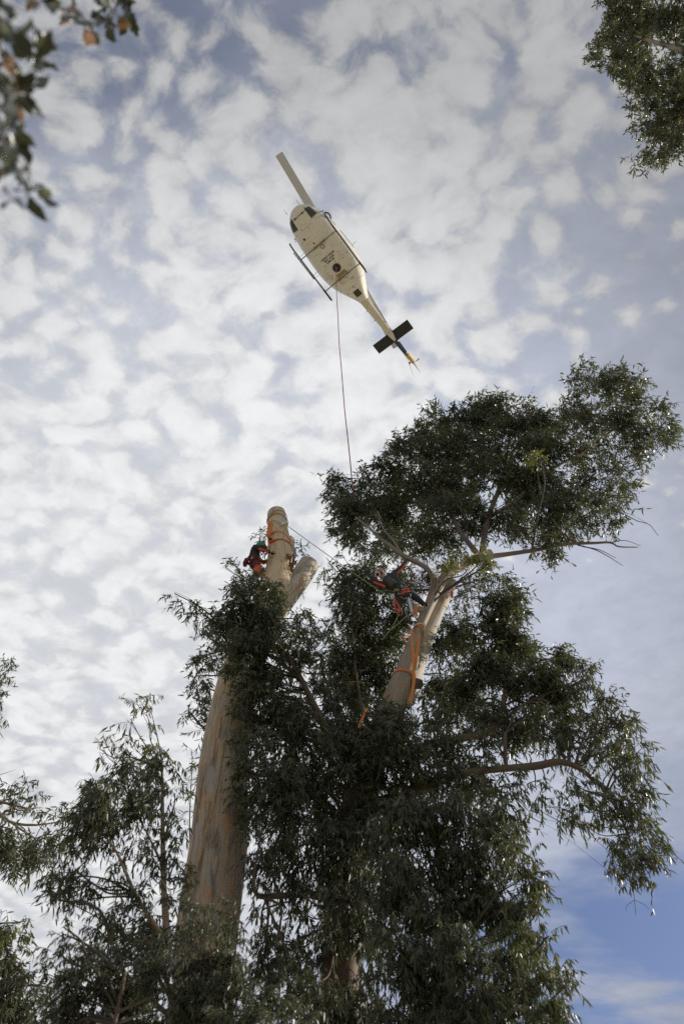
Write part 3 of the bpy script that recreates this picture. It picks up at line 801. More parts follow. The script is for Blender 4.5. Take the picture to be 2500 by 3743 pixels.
# ---- lower gum on the right, in front
low_t = Tree('drooping_gum_tree', 'dense drooping gum filling the bottom right below the long bare bough', 'tree', (P(1650, 3743, 9.6).x, 9.6, 0), 41)
bt = P(1650, 3743, 9.6)
link('trunk', stem_mesh('trunk', [V((bt.x, bt.y, 0)), V((bt.x, bt.y, 2.5)), bt, P(1640, 3500, 10.2), P(1620, 3250, 10.5), P(1600, 3050, 10.7)], [0.16, 0.12, 0.09, 0.065, 0.045, 0.02], 16, 0.2, 0.03, 3), M_bark_dark, low_t.o)
low_t.nodes = [(P(1650 - k * 4, 3743 - k * 60, 9.7 + k * 0.09), 0.035) for k in range(-4, 9)] + [(P(1610, 3100, 10.6), 0.02)]
for a in [(1500, 3000, 84), (1600, 2980, 80), (1700, 2990, 76), (1790, 2990, 66), (1850, 3020, 56, 1.5), (1895, 3020, 30, 1), (1450, 3100, 90), (1570, 3100, 90), (1690, 3110, 90), (1800, 3110, 84), (1880, 3120, 58), (1930, 3130, 28, 1.1), (1440, 3220, 90), (1560, 3230, 94), (1680, 3230, 94), (1800, 3230, 90), (1900, 3220, 60),
          (1955, 3210, 32, 1.1), (1440, 3340, 90), (1560, 3350, 94), (1690, 3350, 94), (1820, 3350, 90), (1920, 3330, 64), (1985, 3310, 30, 1.1), (1450, 3470, 94), (1580, 3470, 96), (1710, 3480, 96), (1840, 3470, 90), (1940, 3450, 66), (2005, 3420, 30, 1.1), (1430, 3600, 94), (1560, 3600, 96), (1700, 3610, 96), (1840, 3600, 94),
          (1950, 3590, 76), (2030, 3560, 46, 1.4), (2060, 3610, 30, 1.1), (1450, 3720, 90), (1580, 3730, 96), (1720, 3740, 96), (1860, 3730, 94), (1970, 3710, 80), (2045, 3700, 36, 1.2)]:
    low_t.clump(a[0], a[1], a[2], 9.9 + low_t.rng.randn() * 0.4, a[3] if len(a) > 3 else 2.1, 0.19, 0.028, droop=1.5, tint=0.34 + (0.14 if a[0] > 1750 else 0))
low_t.finish()

# ---- young gum, bottom left
yg = Tree('young_gum_tree', 'slender young gum with thin upright stem left of the huge bare trunk', 'tree', (P(640, 3743, 9).x, 9, 0), 51)
bt = P(650, 3743, 9.0)
link('trunk', stem_mesh('trunk', [V((bt.x, bt.y, 0)), V((bt.x, bt.y, 2.2)), bt, P(618, 3480, 9.1), P(600, 3250, 9.2), P(595, 3000, 9.3), P(592, 2800, 9.4), P(575, 2690, 9.45), P(548, 2580, 9.5)], [0.09, 0.08, 0.065, 0.05, 0.038, 0.028, 0.016, 0.009, 0.004], 12, 0.12, 0.03, 3), M_bark_grey, yg.o)
yg.nodes = [(P(650 - k * 5, 3743 - k * 75, 9.1), 0.05) for k in range(10)] + [(P(592, 2820, 9.4), .02), (P(575, 2690, 9.45), .01)]
yg.limb('limb', [(615, 3450, 9.1, 10), (560, 3370, 9.0, 8), (500, 3280, 8.9, 7.5), (465, 3200, 8.9, 6), (430, 3120, 8.9, 4.5), (390, 3060, 8.9, 3)], M_bark_grey, seg=8, step=0.1)
yg.limb('limb', [(603, 3180, 9.2, 6), (560, 3090, 9.2, 4), (535, 3040, 9.2, 2.5)], M_bark_grey, seg=6, step=0.1)
for a in [(500, 2570, 28, .9), (525, 2550, 22, .7), (480, 2630, 20, .9), (545, 2640, 20, .5), (370, 2740, 28, .8), (385, 2710, 18, .7), (600, 2740, 40, .8), (560, 2770, 42, 1), (500, 2740, 34, .6), (440, 2740, 18, .4), (625, 2790, 28, .7), (540, 2830, 50, 1.2), (480, 2850, 56, 1.6), (420, 2850, 46, 1.5), (360, 2880, 46, 1.3), (315, 2860, 18, .5),
          (560, 2910, 46, 1.2), (400, 2940, 66, 2), (330, 2970, 50, 2), (480, 2950, 56, 1.6), (295, 3030, 46, 2), (370, 3030, 60, 2), (440, 3020, 48, 1.7), (310, 3100, 40, 1.8), (540, 2990, 42, 1.2), (500, 3060, 36, .9), (640, 2900, 32, .8), (640, 2980, 32, .9), (650, 3060, 34, 1), (640, 3140, 34, 1), (560, 3120, 36, .9), (390, 3120, 30, .8),
          (660, 3210, 36, 1.1), (560, 3200, 36, .9), (480, 3140, 36, .9), (240, 3190, 40, 1.5), (200, 3220, 30, 1.3), (290, 3220, 44, 1.3), (215, 3290, 26, 1.1), (350, 3250, 40, 1.2), (300, 3310, 26, 1), (410, 3220, 36, 1), (530, 3280, 40, 1.1), (640, 3290, 40, 1.3), (450, 3330, 40, 1.1), (600, 3370, 46, 1.2), (400, 3370, 40, 1.2),
          (520, 3400, 54, 1.4), (440, 3420, 50, 1.5), (360, 3400, 30, 1), (580, 3460, 60, 1.7), (670, 3400, 40, 1.4)]:
    yg.clump(a[0], a[1], a[2], 9.1 + yg.rng.randn() * 0.2, a[3] * 1.3, 0.19, 0.026, droop=1.15, tint=0.36 if a[1] > 2780 else 0.62)
yg.finish()

# ---- thin sapling between the young gum and the trunk
sp = Tree('gum_sapling', 'thin pale green sapling top rising between the young gum and the bare trunk', 'sapling', (P(690, 3743, 12.8).x, 12.8, 0), 61, M_leaf_young)
bt = P(690, 3743, 12.8)
link('trunk', stem_mesh('trunk', [V((bt.x, bt.y, 0)), bt, P(700, 3200, 12.8), P(694, 3000, 12.8), P(703, 2800, 12.8), P(702, 2740, 12.8)], [0.05, 0.035, 0.02, 0.012, 0.007, 0.004], 8, 0.2, 0.03, 3), M_twig, sp.o)
sp.nodes = [(P(700, 3150 - k * 40, 12.8), 0.01) for k in range(11)]
for a in [(702, 2750, 18, .6), (715, 2800, 24, .8), (690, 2810, 20, .6), (722, 2860, 20, .9), (700, 2870, 20, .7), (688, 2920, 12, .6), (715, 2960, 18, .7), (676, 3000, 18, .6), (705, 3040, 18, .8)]:
    sp.clump(a[0], a[1], a[2], 12.8, a[3], 0.16, 0.02, tint=0.5, tv=.3)
sp.finish()

# ---- shaded low foliage close by, bottom left
nf = Tree('shaded_gum_tree', 'dark shaded gum in the bottom left corner of foliage below the young gum', 'tree', (P(420, 3743, 7.6).x, 7.6, 0), 71)
bt = P(420, 3743, 7.6)
link('trunk', stem_mesh('trunk', [V((bt.x, bt.y, 0)), bt, P(430, 3600, 7.9), P(450, 3480, 8.0)], [0.03, 0.02, 0.012, 0.006], 10, 0.2, 0.03, 3), M_bark_dark, nf.o)
nf.nodes = [(P(425, 3743 - k * 50, 7.7), 0.04) for k in range(5)]
nf.limb('limb', [(430, 3700, 7.6, 6), (600, 3620, 7.4, 5), (760, 3500, 7.3, 3.5), (840, 3380, 7.3, 2)], M_bark_dark, seg=8, step=0.1)
for a in [(250, 3420, 36, 1), (215, 3480, 36, 1.1), (290, 3480, 46, 1.3), (200, 3560, 44, 1.3), (290, 3560, 56, 1.8), (250, 3640, 60, 1.9), (380, 3500, 56, 1.8), (390, 3600, 76, 2.1), (480, 3520, 70, 2.1), (500, 3630, 86, 2.3), (330, 3700, 84, 2.1), (470, 3720, 86, 2.3), (600, 3570, 76, 2.3), (620, 3690, 96, 2.5), (220, 3720, 50, 1.6), (150, 3730, 40, 1.2),
          (235, 3390, 20, .7), (590, 3470, 46, 1.8)]:
    nf.clump(a[0], a[1], a[2], 7.9 + nf.rng.randn() * 0.2, a[3], 0.17, 0.026, droop=1.0, tint=0.30)
for a in [(730, 3620, 90, 2.5), (740, 3720, 90, 2.5), (850, 3640, 86, 2.4), (860, 3730, 86, 2.5), (690, 3500, 56, 1.9), (790, 3520, 60, 2.0), (870, 3540, 56, 1.7), (990, 3680, 76, 2.0), (1080, 3720, 60, 2.0), (700, 3290, 30, 1.3), (750, 3330, 34, .9), (830, 3330, 34, 1.2), (700, 3360, 40, 1.3), (780, 3400, 40, 1), (850, 3400, 40, 1.3), (730, 3430, 40, 1.3)]:
    nf.clump(a[0], a[1], a[2], 7.2 + nf.rng.randn() * 0.2, a[3], 0.17, 0.024, droop=1.0, tint=0.30)
nf.finish()

# ---- trees at the left edge
le = Tree('distant_gum_tree', 'farther gum reaching in from the left edge with thin bare branches showing', 'tree', (P(-330, 3400, 17).x, P(-330, 3400, 17).y, 0), 81)
bt = P(-330, 3300, 17)
link('trunk', stem_mesh('trunk', [V((bt.x, bt.y, 0)), bt, P(-300, 2950, 17), P(-240, 2600, 17), P(-190, 2400, 17.2)], [0.35, 0.24, 0.18, 0.12, 0.05], 14, 0.3, 0.03, 3), M_bark_grey, le.o)
le.nodes = [(P(-300, 2950, 17), .15), (P(-240, 2600, 17), .1)]
le.limb('limb', [(-300, 2900, 17, 12), (-100, 2930, 17, 8), (0, 2932, 17, 5.5), (60, 2945, 17, 4), (120, 2960, 17, 2.5)], M_bark_grey, seg=8, step=0.2)
le.limb('limb', [(-300, 2930, 17, 14), (-60, 2930, 17, 8), (0, 2975, 17, 6.5), (45, 3008, 17, 5.5), (110, 3016, 17, 4.5), (170, 3012, 17, 3.2), (235, 3000, 17, 2)], M_bark_grey, seg=8, step=0.2)
le.limb('limb', [(45, 3008, 17, 4.5), (90, 3040, 17, 3.5), (135, 3070, 17, 2.6), (150, 3110, 17, 1.6)], M_bark_grey, seg=6, step=0.2)
le.limb('limb', [(-240, 2650, 17, 8), (-60, 2830, 17, 3), (0, 2832, 17, 1.6), (62, 2812, 17, 0.8)], M_bark_grey, seg=5, step=0.2)
for a in [(10, 2430, 26), (14, 2490, 28), (8, 2540, 26), (-10, 2600, 34), (14, 2620, 20), (-40, 2500, 60, 1.5), (60, 2900, 34), (110, 2890, 34), (140, 2920, 26), (80, 2955, 36), (20, 2910, 30, .8), (150, 2950, 20), (225, 2965, 26, 1.3), (250, 2990, 26, 1.2), (225, 3040, 34, 1.3), (250, 3070, 24, 1.2), (190, 3060, 34, 1.4), (120, 3070, 36, 1.4), (140, 3110, 40, 1.6), (200, 3110, 36, 1.6),
          (110, 3150, 34, 1.6), (170, 3150, 30, 1.4), (30, 3060, 44, 1.6), (10, 3120, 50, 1.8), (60, 3120, 44, 1.5), (30, 3170, 30, 1.4), (-40, 3080, 70, 1.6), (20, 2990, 26, .8)]:
    le.clump(a[0], a[1], a[2], 17 + le.rng.randn() * 0.4, a[3] if len(a) > 3 else 1.0, 0.17, 0.024, tint=0.38)
le.finish()
lb = Tree('olive_gum_tree', 'olive green gum at the lower left edge beside the shaded one', 'tree', (P(-160, 3743, 13).x, P(-160, 3743, 13).y, 0), 91)
bt = P(-160, 3743, 13)
link('trunk', stem_mesh('trunk', [V((bt.x, bt.y, 0)), bt, P(-120, 3500, 13), P(-60, 3350, 13)], [0.25, 0.17, 0.12, 0.06], 12, 0.3, 0.03, 3), M_bark_dark, lb.o)
lb.nodes = [(P(-120, 3500, 13), .1), (P(-60, 3350, 13), .06)]
lb.limb('limb', [(-140, 3640, 13, 12), (0, 3590, 12.9, 7), (70, 3600, 12.8, 5.5), (150, 3600, 12.7, 3)], M_bark_dark, seg=8, step=0.2)
lb.limb('limb', [(0, 3375, 13, 3), (60, 3372, 13, 2.4), (100, 3365, 13, 1.5)], M_bark_dark, seg=6, step=0.2)
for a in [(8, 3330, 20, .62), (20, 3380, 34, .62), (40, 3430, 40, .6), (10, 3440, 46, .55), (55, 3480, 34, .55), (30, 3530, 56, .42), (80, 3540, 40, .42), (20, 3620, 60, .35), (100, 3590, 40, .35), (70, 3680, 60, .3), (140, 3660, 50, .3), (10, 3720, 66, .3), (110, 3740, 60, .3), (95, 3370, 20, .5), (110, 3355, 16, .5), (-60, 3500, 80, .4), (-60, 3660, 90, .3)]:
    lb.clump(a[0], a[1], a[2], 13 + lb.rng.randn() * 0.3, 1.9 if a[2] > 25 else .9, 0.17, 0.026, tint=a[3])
lb.finish()

# ---- tree in the top right corner
tr = Tree('overhanging_gum_tree', 'gum leaning in overhead at the top right corner, its leaves glinting', 'tree', (9.5, 1.5, 0), 101)
p0 = P(2650, 250, 8.0)
link('trunk', stem_mesh('trunk', [V((9.5, 1.5, 0)), V((9.3, 1.3, 6)), V((8.6, 0.9, 13)), V((p0.x, p0.y, p0.z))], [0.4, 0.33, 0.24, 0.12], 18, 0.3, 0.03, 3), M_bark_grey, tr.o)
tr.nodes = [(p0, .1)]
tr.limb('limb', [(2650, 250, 8.0, 13), (2500, 182, 7.7, 11), (2440, 168, 7.6, 9), (2380, 150, 7.6, 6.5), (2320, 130, 7.6, 4)], M_bark_grey, seg=8, step=0.15)
tr.limb('limb', [(2650, 250, 8.0, 10), (2500, 300, 7.8, 5), (2400, 310, 7.7, 3.5), (2350, 320, 7.7, 2)], M_bark_dark, seg=8, step=0.15)
tr.limb('limb', [(2650, 280, 8.0, 10), (2530, 400, 7.8, 5), (2460, 440, 7.7, 3.5), (2400, 450, 7.7, 2)], M_bark_dark, seg=8, step=0.15)
for a in [(2160, 4, 24, 1), (2200, 10, 36, 1.6), (2260, 30, 60), (2350, 30, 70), (2450, 40, 76), (2225, 90, 44), (2290, 100, 56), (2160, 110, 32, 1.4), (2155, 160, 32, 1.5), (2170, 210, 34, 1.5), (2195, 250, 28, 1.3), (2215, 170, 44, 1.6), (2280, 180, 56, 1.9), (2350, 110, 60), (2430, 120, 60, 1.6), (2500, 100, 60), (2240, 240, 46, 1.7), (2300, 260, 56, 1.9),
          (2290, 320, 40, 1.3), (2340, 240, 50, 1.6), (2360, 320, 56, 1.7), (2430, 290, 60, 1.7), (2500, 260, 60, 1.9), (2500, 340, 60, 2), (2440, 370, 60, 1.8), (2370, 380, 50, 1.5), (2300, 360, 26, .8), (2310, 410, 34, 1.2), (2300, 460, 28, 1.1), (2360, 450, 46, 1.6), (2420, 440, 52, 1.8), (2490, 430, 56, 1.9), (2400, 500, 44, 1.8), (2460, 510, 50, 1.7),
          (2355, 500, 22, 1), (2380, 560, 36, 1.2), (2330, 570, 30, .9), (2290, 590, 24, .7), (2350, 600, 24, .9), (2440, 570, 40, 1.3), (2495, 570, 36, 1.3), (2400, 600, 22, .9), (2490, 610, 18, .8), (2190, 60, 22, 1)]:
    tr.clump(a[0] + 22, a[1], a[2] * 0.92, 7.6 + tr.rng.randn() * 0.2, a[3] if len(a) > 3 else 2.2, 0.135, 0.026, tint=0.35, droop=0.3, tv=0.3)
tr.finish()

# ================================================================== HELICOPTER
HY, HP, HR = R(-129.97), R(-9.24), R(-1.42)
HM = Matrix.Translation((-3.452, 8.794, 48.479 + CAMZ)) @ Matrix.Rotation(HY, 4, 'Z') @ Matrix.Rotation(HP, 4, 'Y') @ Matrix.Rotation(HR, 4, 'X')
heli = thing('helicopter', 'white single rotor helicopter seen from below, a long cable hanging from its belly', 'helicopter')
heli.matrix_world = HM
heli.matrix_basis = HM

M_hull = mat('hull_paint', (0.74, 0.71, 0.635), 0.32, var=0.05, scale=1.2, dirt=((0.36, 0.31, 0.22), 2.2, 0.45))
M_hull2 = mat('boom_paint', (0.66, 0.61, 0.50), 0.35, var=0.06, scale=1.5, dirt=((0.38, 0.31, 0.20), 2.5, 0.4))
M_navy = mat('navy_paint', (0.035, 0.05, 0.10), 0.35, var=0.2, scale=3)
M_yellow = mat('yellow_paint', (0.62, 0.34, 0.05), 0.4, var=0.12, scale=3)
M_black = mat('black_metal', (0.022, 0.022, 0.022), 0.5, var=0.3, scale=6)
M_stab = mat('stabiliser_paint', (0.022, 0.023, 0.023), 0.6, var=0.5, scale=5)
M_grey = mat('grey_metal', (0.22, 0.21, 0.19), 0.45, 0.3, var=0.15)
M_olive = mat('olive_tube', (0.17, 0.165, 0.10), 0.5, var=0.15)
M_skid = mat('dark_skid', (0.085, 0.075, 0.065), 0.5, 0.3, var=0.2)
M_glass = mat('dark_glass', (0.02, 0.022, 0.026), 0.06, var=0.2, spec=0.9)
M_rust = mat('stain_brown', (0.33, 0.24, 0.11), 0.6, var=0.2, scale=8)
M_seam = mat('seam_dark', (0.22, 0.20, 0.15), 0.6)
M_ink = mat('lettering_ink', (0.03, 0.03, 0.028), 0.6)
M_steel = mat('bright_steel', (0.55, 0.55, 0.53), 0.25, 0.9, var=0.1)
M_red_l = mat('red_lens', (0.35, 0.03, 0.02), 0.2)

SEC = [(0.04, 0.06, 0.72, 0.86), (0.0, 0.26, 0.56, 1.02), (-0.12, 0.48, 0.42, 1.16), (-0.35, 0.73, 0.26, 1.36), (-0.7, 0.95, 0.13, 1.62), (-1.1, 1.08, 0.06, 1.95), (-1.7, 1.20, 0.01, 2.22), (-2.4, 1.29, 0.0, 2.3), (-3.4, 1.35, 0.0, 2.34),
       (-4.2, 1.35, 0.0, 2.34), (-4.9, 1.26, 0.0, 2.3), (-5.5, 1.07, 0.03, 2.2), (-6.0, 0.84, 0.10, 2.0), (-6.5, 0.58, 0.22, 1.75), (-6.85, 0.40, 0.33, 1.5), (-7.05, 0.345, 0.42, 1.36)]


_dense = {}


def sec(x, table):
    if table is SEC:
        if 'q' not in _dense:
            _dense['q'] = spline(SEC, 10)
        table = _dense['q']
    xs = [-q[0] for q in table]
    return [float(np.interp(-x, xs, [q[k] for q in table])) for k in (1, 2, 3)]


def hull_z(x, y, table=SEC, e=3.2):
    hw, zb, zt = sec(x, table)
    zc_, hz = (zb + zt) / 2, (zt - zb) / 2
    u = min(0.995, abs(y) / hw)
    return zc_ - hz * (1 - u ** e) ** (1 / e)


def loft(table, e=3.2, seg=48, sub=4):
    q = spline(table, sub)
    vs, fs = [], []
    for r_ in q:
        x, hw, zb, zt = r_
        for k in range(seg):
            a = 2 * math.pi * k / seg
            c, s_ = math.cos(a), math.sin(a)
            y = hw * math.copysign(abs(c) ** (2 / e), c)
            z = (zb + zt) / 2 + (zt - zb) / 2 * math.copysign(abs(s_) ** (2 / e), s_)
            vs.append((x, y, z))
    m = len(q)
    for i in range(m - 1):
        for k in range(seg):
            a, b = i * seg + k, i * seg + (k + 1) % seg
            fs.append((a, b, b + seg, a + seg))
    fs += [tuple(range(seg - 1, -1, -1)), tuple((m - 1) * seg + k for k in range(seg))]
    mb = MB(); mb.add(vs, fs, True)
    return mb


def hb(mb, name, mt, parent=None, **kw):
    """link a mesh given in helicopter coordinates under the helicopter"""
    o = bpy.data.objects.new(name, mb.mesh(name))
    o.data.materials.append(mt)
    COL.objects.link(o)
    o.parent = parent or heli
    return set_props(o, kw.get('label'))


def patch(corners, off=0.006, nx=6, ny=6, table=SEC, e=3.2, th=0.0):
    """sheet hugging the belly over a quad footprint given as (x,y) corners"""
    mb = MB(); vs, fs = [], []
    for i in range(nx + 1):
        for j in range(ny + 1):
            u, v = i / nx, j / ny
            x = (1 - u) * (1 - v) * corners[0][0] + u * (1 - v) * corners[1][0] + u * v * corners[2][0] + (1 - u) * v * corners[3][0]
            y = (1 - u) * (1 - v) * corners[0][1] + u * (1 - v) * corners[1][1] + u * v * corners[2][1] + (1 - u) * v * corners[3][1]
            vs.append((x, y, hull_z(x, y, table, e) - off))
    for i in range(nx):
        for j in range(ny):
            a = i * (ny + 1) + j
            fs.append((a, a + 1, a + ny + 2, a + ny + 1))
    mb.add(vs, fs, True)
    return mb


def disc(x, y, r, off=0.006, seg=20, r2=None):
    mb = MB()
    rings = [0, r] if r2 is None else [r2, r]
    vs = []
    for q in rings:
        for k in range(seg):
            a = 2 * math.pi * k / seg
            X, Y = x + q * math.cos(a), y + q * math.sin(a)
            vs.append((X, Y, hull_z(X, Y) - off))
    fs = [(k, k + seg, (k + 1) % seg + seg, (k + 1) % seg) for k in range(seg)]
    mb.add(vs, fs, True)
    return mb


fus = loft(SEC)
body = hb(fus, 'fuselage', M_hull)
# chin windows
for sg in (-1, 1):
    f = patch([(-0.40, sg * 0.50), (-0.46, sg * 0.80), (-1.10, sg * 0.99), (-1.14, sg * 0.54)], 0.007)
    w = hb(f, 'chin_window', M_glass)
    fr = MB()
    cs = [(-0.40, 0.50), (-0.46, 0.80), (-1.10, 0.99), (-1.14, 0.54)]
    for k in range(4):
        a, b = cs[k], cs[(k + 1) % 4]
        pts_ = [V((a[0] + (b[0] - a[0]) * t / 6, sg * (a[1] + (b[1] - a[1]) * t / 6), 0)) for t in range(7)]
        for p_ in pts_: p_.z = hull_z(p_.x, p_.y) - 0.006
        fr.tube(pts_, 0.014, 5)
    hb(fr, 'window_frame', M_hull2, w)


def side_panel(x0, x1, a0, a1, off=0.008, nx=8, na=8, e=3.2):
    """sheet on the flank between section angles a0..a1 (0 = left side, -90 = belly)"""
    mb = MB(); vs, fs = [], []
    for i in range(nx + 1):
        x = x0 + (x1 - x0) * i / nx
        hw, zb, zt = sec(x, SEC)
        for j in range(na + 1):
            a = R(a0 + (a1 - a0) * j / na)
            c, s_ = math.cos(a), math.sin(a)
            vs.append((x, (hw + off) * math.copysign(abs(c) ** (2 / e), c), (zb + zt) / 2 + ((zt - zb) / 2 + off) * math.copysign(abs(s_) ** (2 / e), s_)))
    for i in range(nx):
        for j in range(na):
            a = i * (na + 1) + j
            fs.append((a, a + 1, a + na + 2, a + na + 1))
    mb.add(vs, fs, True)
    return mb


for a0, a1 in ((2, 55), (125, 178)):
    hb(side_panel(-0.45, -1.35, a0, a1), 'windscreen', M_glass)
    hb(side_panel(-1.5, -2.35, a0, a1), 'door_window', M_glass)
    hb(side_panel(-2.75, -4.1, a0, a1), 'door_window', M_glass)
# door and panel seams, belly ribs of sealant
sm = MB()
for x in (-1.35, -2.72, -4.55, -5.75):
    for sg in (-1, 1):
        hw = sec(x, SEC)[0]
        pts_ = [V((x, sg * hw * q, 0)) for q in np.linspace(0.72, 0.985, 8)]
        for p_ in pts_: p_.z = hull_z(p_.x, p_.y) - 0.002
        sm.tube(pts_, 0.008, 4)
for sg in (-1, 1):
    pts_ = []
    for x in np.linspace(-1.3, -5.6, 20):
        y = sg * sec(x, SEC)[0] * 0.93
        pts_.append(V((x, y, hull_z(x, y) - 0.002)))
    sm.tube(pts_, 0.009, 4)
for c4 in ([(-1.35, -.5), (-1.35, .45)], [(-0.55, -.3), (-0.55, .3)], [(-1.9, -.9), (-1.9, -.2)], [(-3.0, -.7), (-3.0, -.2)], [(-5.4, -.5), (-5.4, .5)], [(-5.9, -.4), (-5.9, .4)]):
    (xa, ya), (xb, yb) = c4
    pts_ = [V((xa + (xb - xa) * t / 6, ya + (yb - ya) * t / 6, 0)) for t in range(7)]
    for p_ in pts_: p_.z = hull_z(p_.x, p_.y) - 0.001
    sm.tube(pts_, 0.006, 4)
hb(sm, 'panel_seam', M_seam)
# belly fittings
hb(disc(-4.38, -0.02, 0.255, 0.008, 28), 'cargo_opening', M_black)
hb(disc(-4.38, -0.02, 0.285, 0.012, 28, 0.25), 'opening_ring', M_seam)
hk = MB()
hk.box((0.16, 0.07, 0.14), Matrix.Translation((-4.36, -0.02, -0.10)), 0.02)
hk.tube([(-4.36 + 0.07 * math.cos(t), -0.02, -0.2 + 0.07 * math.sin(t)) for t in np.linspace(1.6, 6.6, 12)], 0.018, 6)
hb(hk, 'cargo_hook', M_grey)
lt = hb(disc(-2.84, 0.07, 0.115, 0.012, 20), 'landing_light', M_steel)
hb(disc(-2.84, 0.07, 0.14, 0.016, 20, 0.105), 'light_rim', M_olive, lt)
hb(disc(-1.81, -0.60, 0.075, 0.012, 16), 'drain_port', M_black)
hb(disc(-2.35, -0.25, 0.06, 0.012, 16), 'beacon', M_red_l)
vent = hb(patch([(-6.20, -0.17), (-6.20, 0.25), (-6.64, 0.25), (-6.64, -0.17)], 0.008), 'vent', M_black)
sl = MB()
for k in range(6):
    x = -6.24 - k * 0.072
    pts_ = [V((x, y, hull_z(x, y) - 0.012)) for y in (-0.16, 0, 0.24)]
    sl.tube(pts_, 0.008, 4)
hb(sl, 'vent_slat', M_grey, vent)
hb(patch([(-4.72, -0.32), (-4.72, 0.32), (-4.95, 0.36), (-4.95, -0.36)], 0.004), 'sealant_patch', M_rust)
rv = random.Random(3)
dm = disc(0, 0, 0.03, 0.0, 10)
for cx_, cy_, k_ in ((-4.05, 0.62, 3), (-4.62, -0.72, 3), (-3.95, 0.1, 2), (-3.62, 0.72, 1), (-3.82, -0.62, 1), (-5.25, 0.1, 5), (-5.5, 0.35, 5), (-5.3, -0.35, 4), (-6.0, 0.1, 4), (-1.2, -0.3, 2), (-1.25, 0.5, 1), (-1.55, 0.1, 2), (-6.1, -0.5, 3), (-4.0, 1.05, 3), (-3.4, 1.1, 2), (-5.6, -0.75, 3)):
    for k in range(k_):
        hb(disc(cx_ + rv.uniform(-.09, .09), cy_ + rv.uniform(-.09, .09), rv.uniform(0.014, 0.034), 0.01, 10), 'drain_hole', M_seam)
for cx_, cy_ in ((-4.05, 0.62), (-4.62, -0.72)):
    hb(disc(cx_, cy_, 0.165, 0.004, 24, 0.155), 'access_ring', M_seam)
# lettering on the belly
for txt, x, sz in (('CARGO HOOK', -3.53, 0.155), ('MAX. LOAD', -3.69, 0.145), ('5,000 LBS.', -3.85, 0.145)):
    cu = bpy.data.curves.new('text', 'FONT')
    cu.body = txt; cu.size = sz; cu.align_x = 'CENTER'; cu.extrude = 0.001; cu.offset = 0.004; cu.resolution_u = 3
    to = bpy.data.objects.new('tmp_text', cu)
    COL.objects.link(to)
    dg = bpy.context.evaluated_depsgraph_get()
    me = bpy.data.meshes.new_from_object(to.evaluated_get(dg))
    bpy.data.objects.remove(to)
    o = bpy.data.objects.new('lettering', me)
    me.materials.clear(); me.materials.append(M_ink)
    COL.objects.link(o); o.parent = heli
    o.matrix_basis = Matrix(((0, 1, 0, x), (1, 0, 0, -0.05), (0, 0, -1, hull_z(x, 0) - 0.014), (0, 0, 0, 1)))

# tail boom, fin
BOOM = [(-6.98, 0.335, 0.44, 1.34), (-8.0, 0.29, 0.60, 1.34), (-9.2, 0.235, 0.78, 1.34), (-10.15, 0.19, 0.92, 1.36), (-10.6, 0.17, 0.99, 1.38)]
hb(loft(BOOM, 2.6, 28), 'tail_boom', M_hull2)
TAIL = [(-10.6, 0.17, 0.992, 1.378), (-11.2, 0.145, 1.07, 1.42), (-11.72, 0.125, 1.14, 1.5)]
# navy paint sweeping under the stabiliser
hb(loft([(-9.75, 0.221, 0.90, 1.345), (-10.15, 0.196, 0.925, 1.364), (-10.62, 0.176, 0.985, 1.384)], 2.6, 28), 'painted_band', M_navy)
# pale tongue on the underside running into the navy
tg = MB(); vs = []; fs = []
for i in range(9):
    x = -9.7 - 0.75 * i / 8; w = 0.15 * math.sqrt(max(0, 1 - (i / 8) ** 2)) + 0.002
    hw_, zb_, zt_ = [float(np.interp(-x, [-q[0] for q in BOOM], [q[k] for q in BOOM])) for k in (1, 2, 3)]
    for j in range(5):
        y = w * (j / 2 - 1)
        vs.append((x, y, zb_ - 0.014 + 0.10 * (abs(y) / hw_) ** 2.6))
for i in range(8):
    for j in range(4):
        a = i * 5 + j; fs.append((a, a + 1, a + 6, a + 5))
tg.add(vs, fs); hb(tg, 'boom_underside', M_hull2)
hb(loft(TAIL, 2.4, 24), 'boom_end', M_navy)
fn = MB()
prof = [(-11.55, 1.12, .13), (-12.45, 1.42, .10), (-12.75, 1.9, .06), (-13.15, 2.75, .045), (-12.55, 2.85, .05), (-12.05, 2.1, .08), (-11.5, 1.55, .13)]
vs = [(x, -w, z) for x, z, w in prof] + [(x, w, z) for x, z, w in prof]
k_ = len(prof)
fs = [tuple(range(k_)), tuple(range(2 * k_ - 1, k_ - 1, -1))] + [(i, i + k_, (i + 1) % k_ + k_, (i + 1) % k_) for i in range(k_)]
fn.add(vs, fs, False)
fin = hb(fn, 'tail_fin', M_hull)
hb(loft([(-11.68, 0.145, 1.135, 1.52), (-12.1, 0.12, 1.26, 1.62), (-12.45, 0.085, 1.40, 1.72)], 2.4, 20), 'yellow_fairing', M_yellow)
hb(loft([(-10.75, 0.09, 1.36, 1.52), (-11.4, 0.09, 1.40, 1.60), (-11.62, 0.05, 1.45, 1.58)], 2.4, 16), 'driveshaft_cover', M_hull)
ts = MB(); ts.tube([(-12.35, 0, 1.38), (-12.8, 0.0, 1.36), (-13.25, 0.0, 1.42)], [0.03, 0.022, 0.012], 8)
hb(ts, 'tail_skid', M_skid)
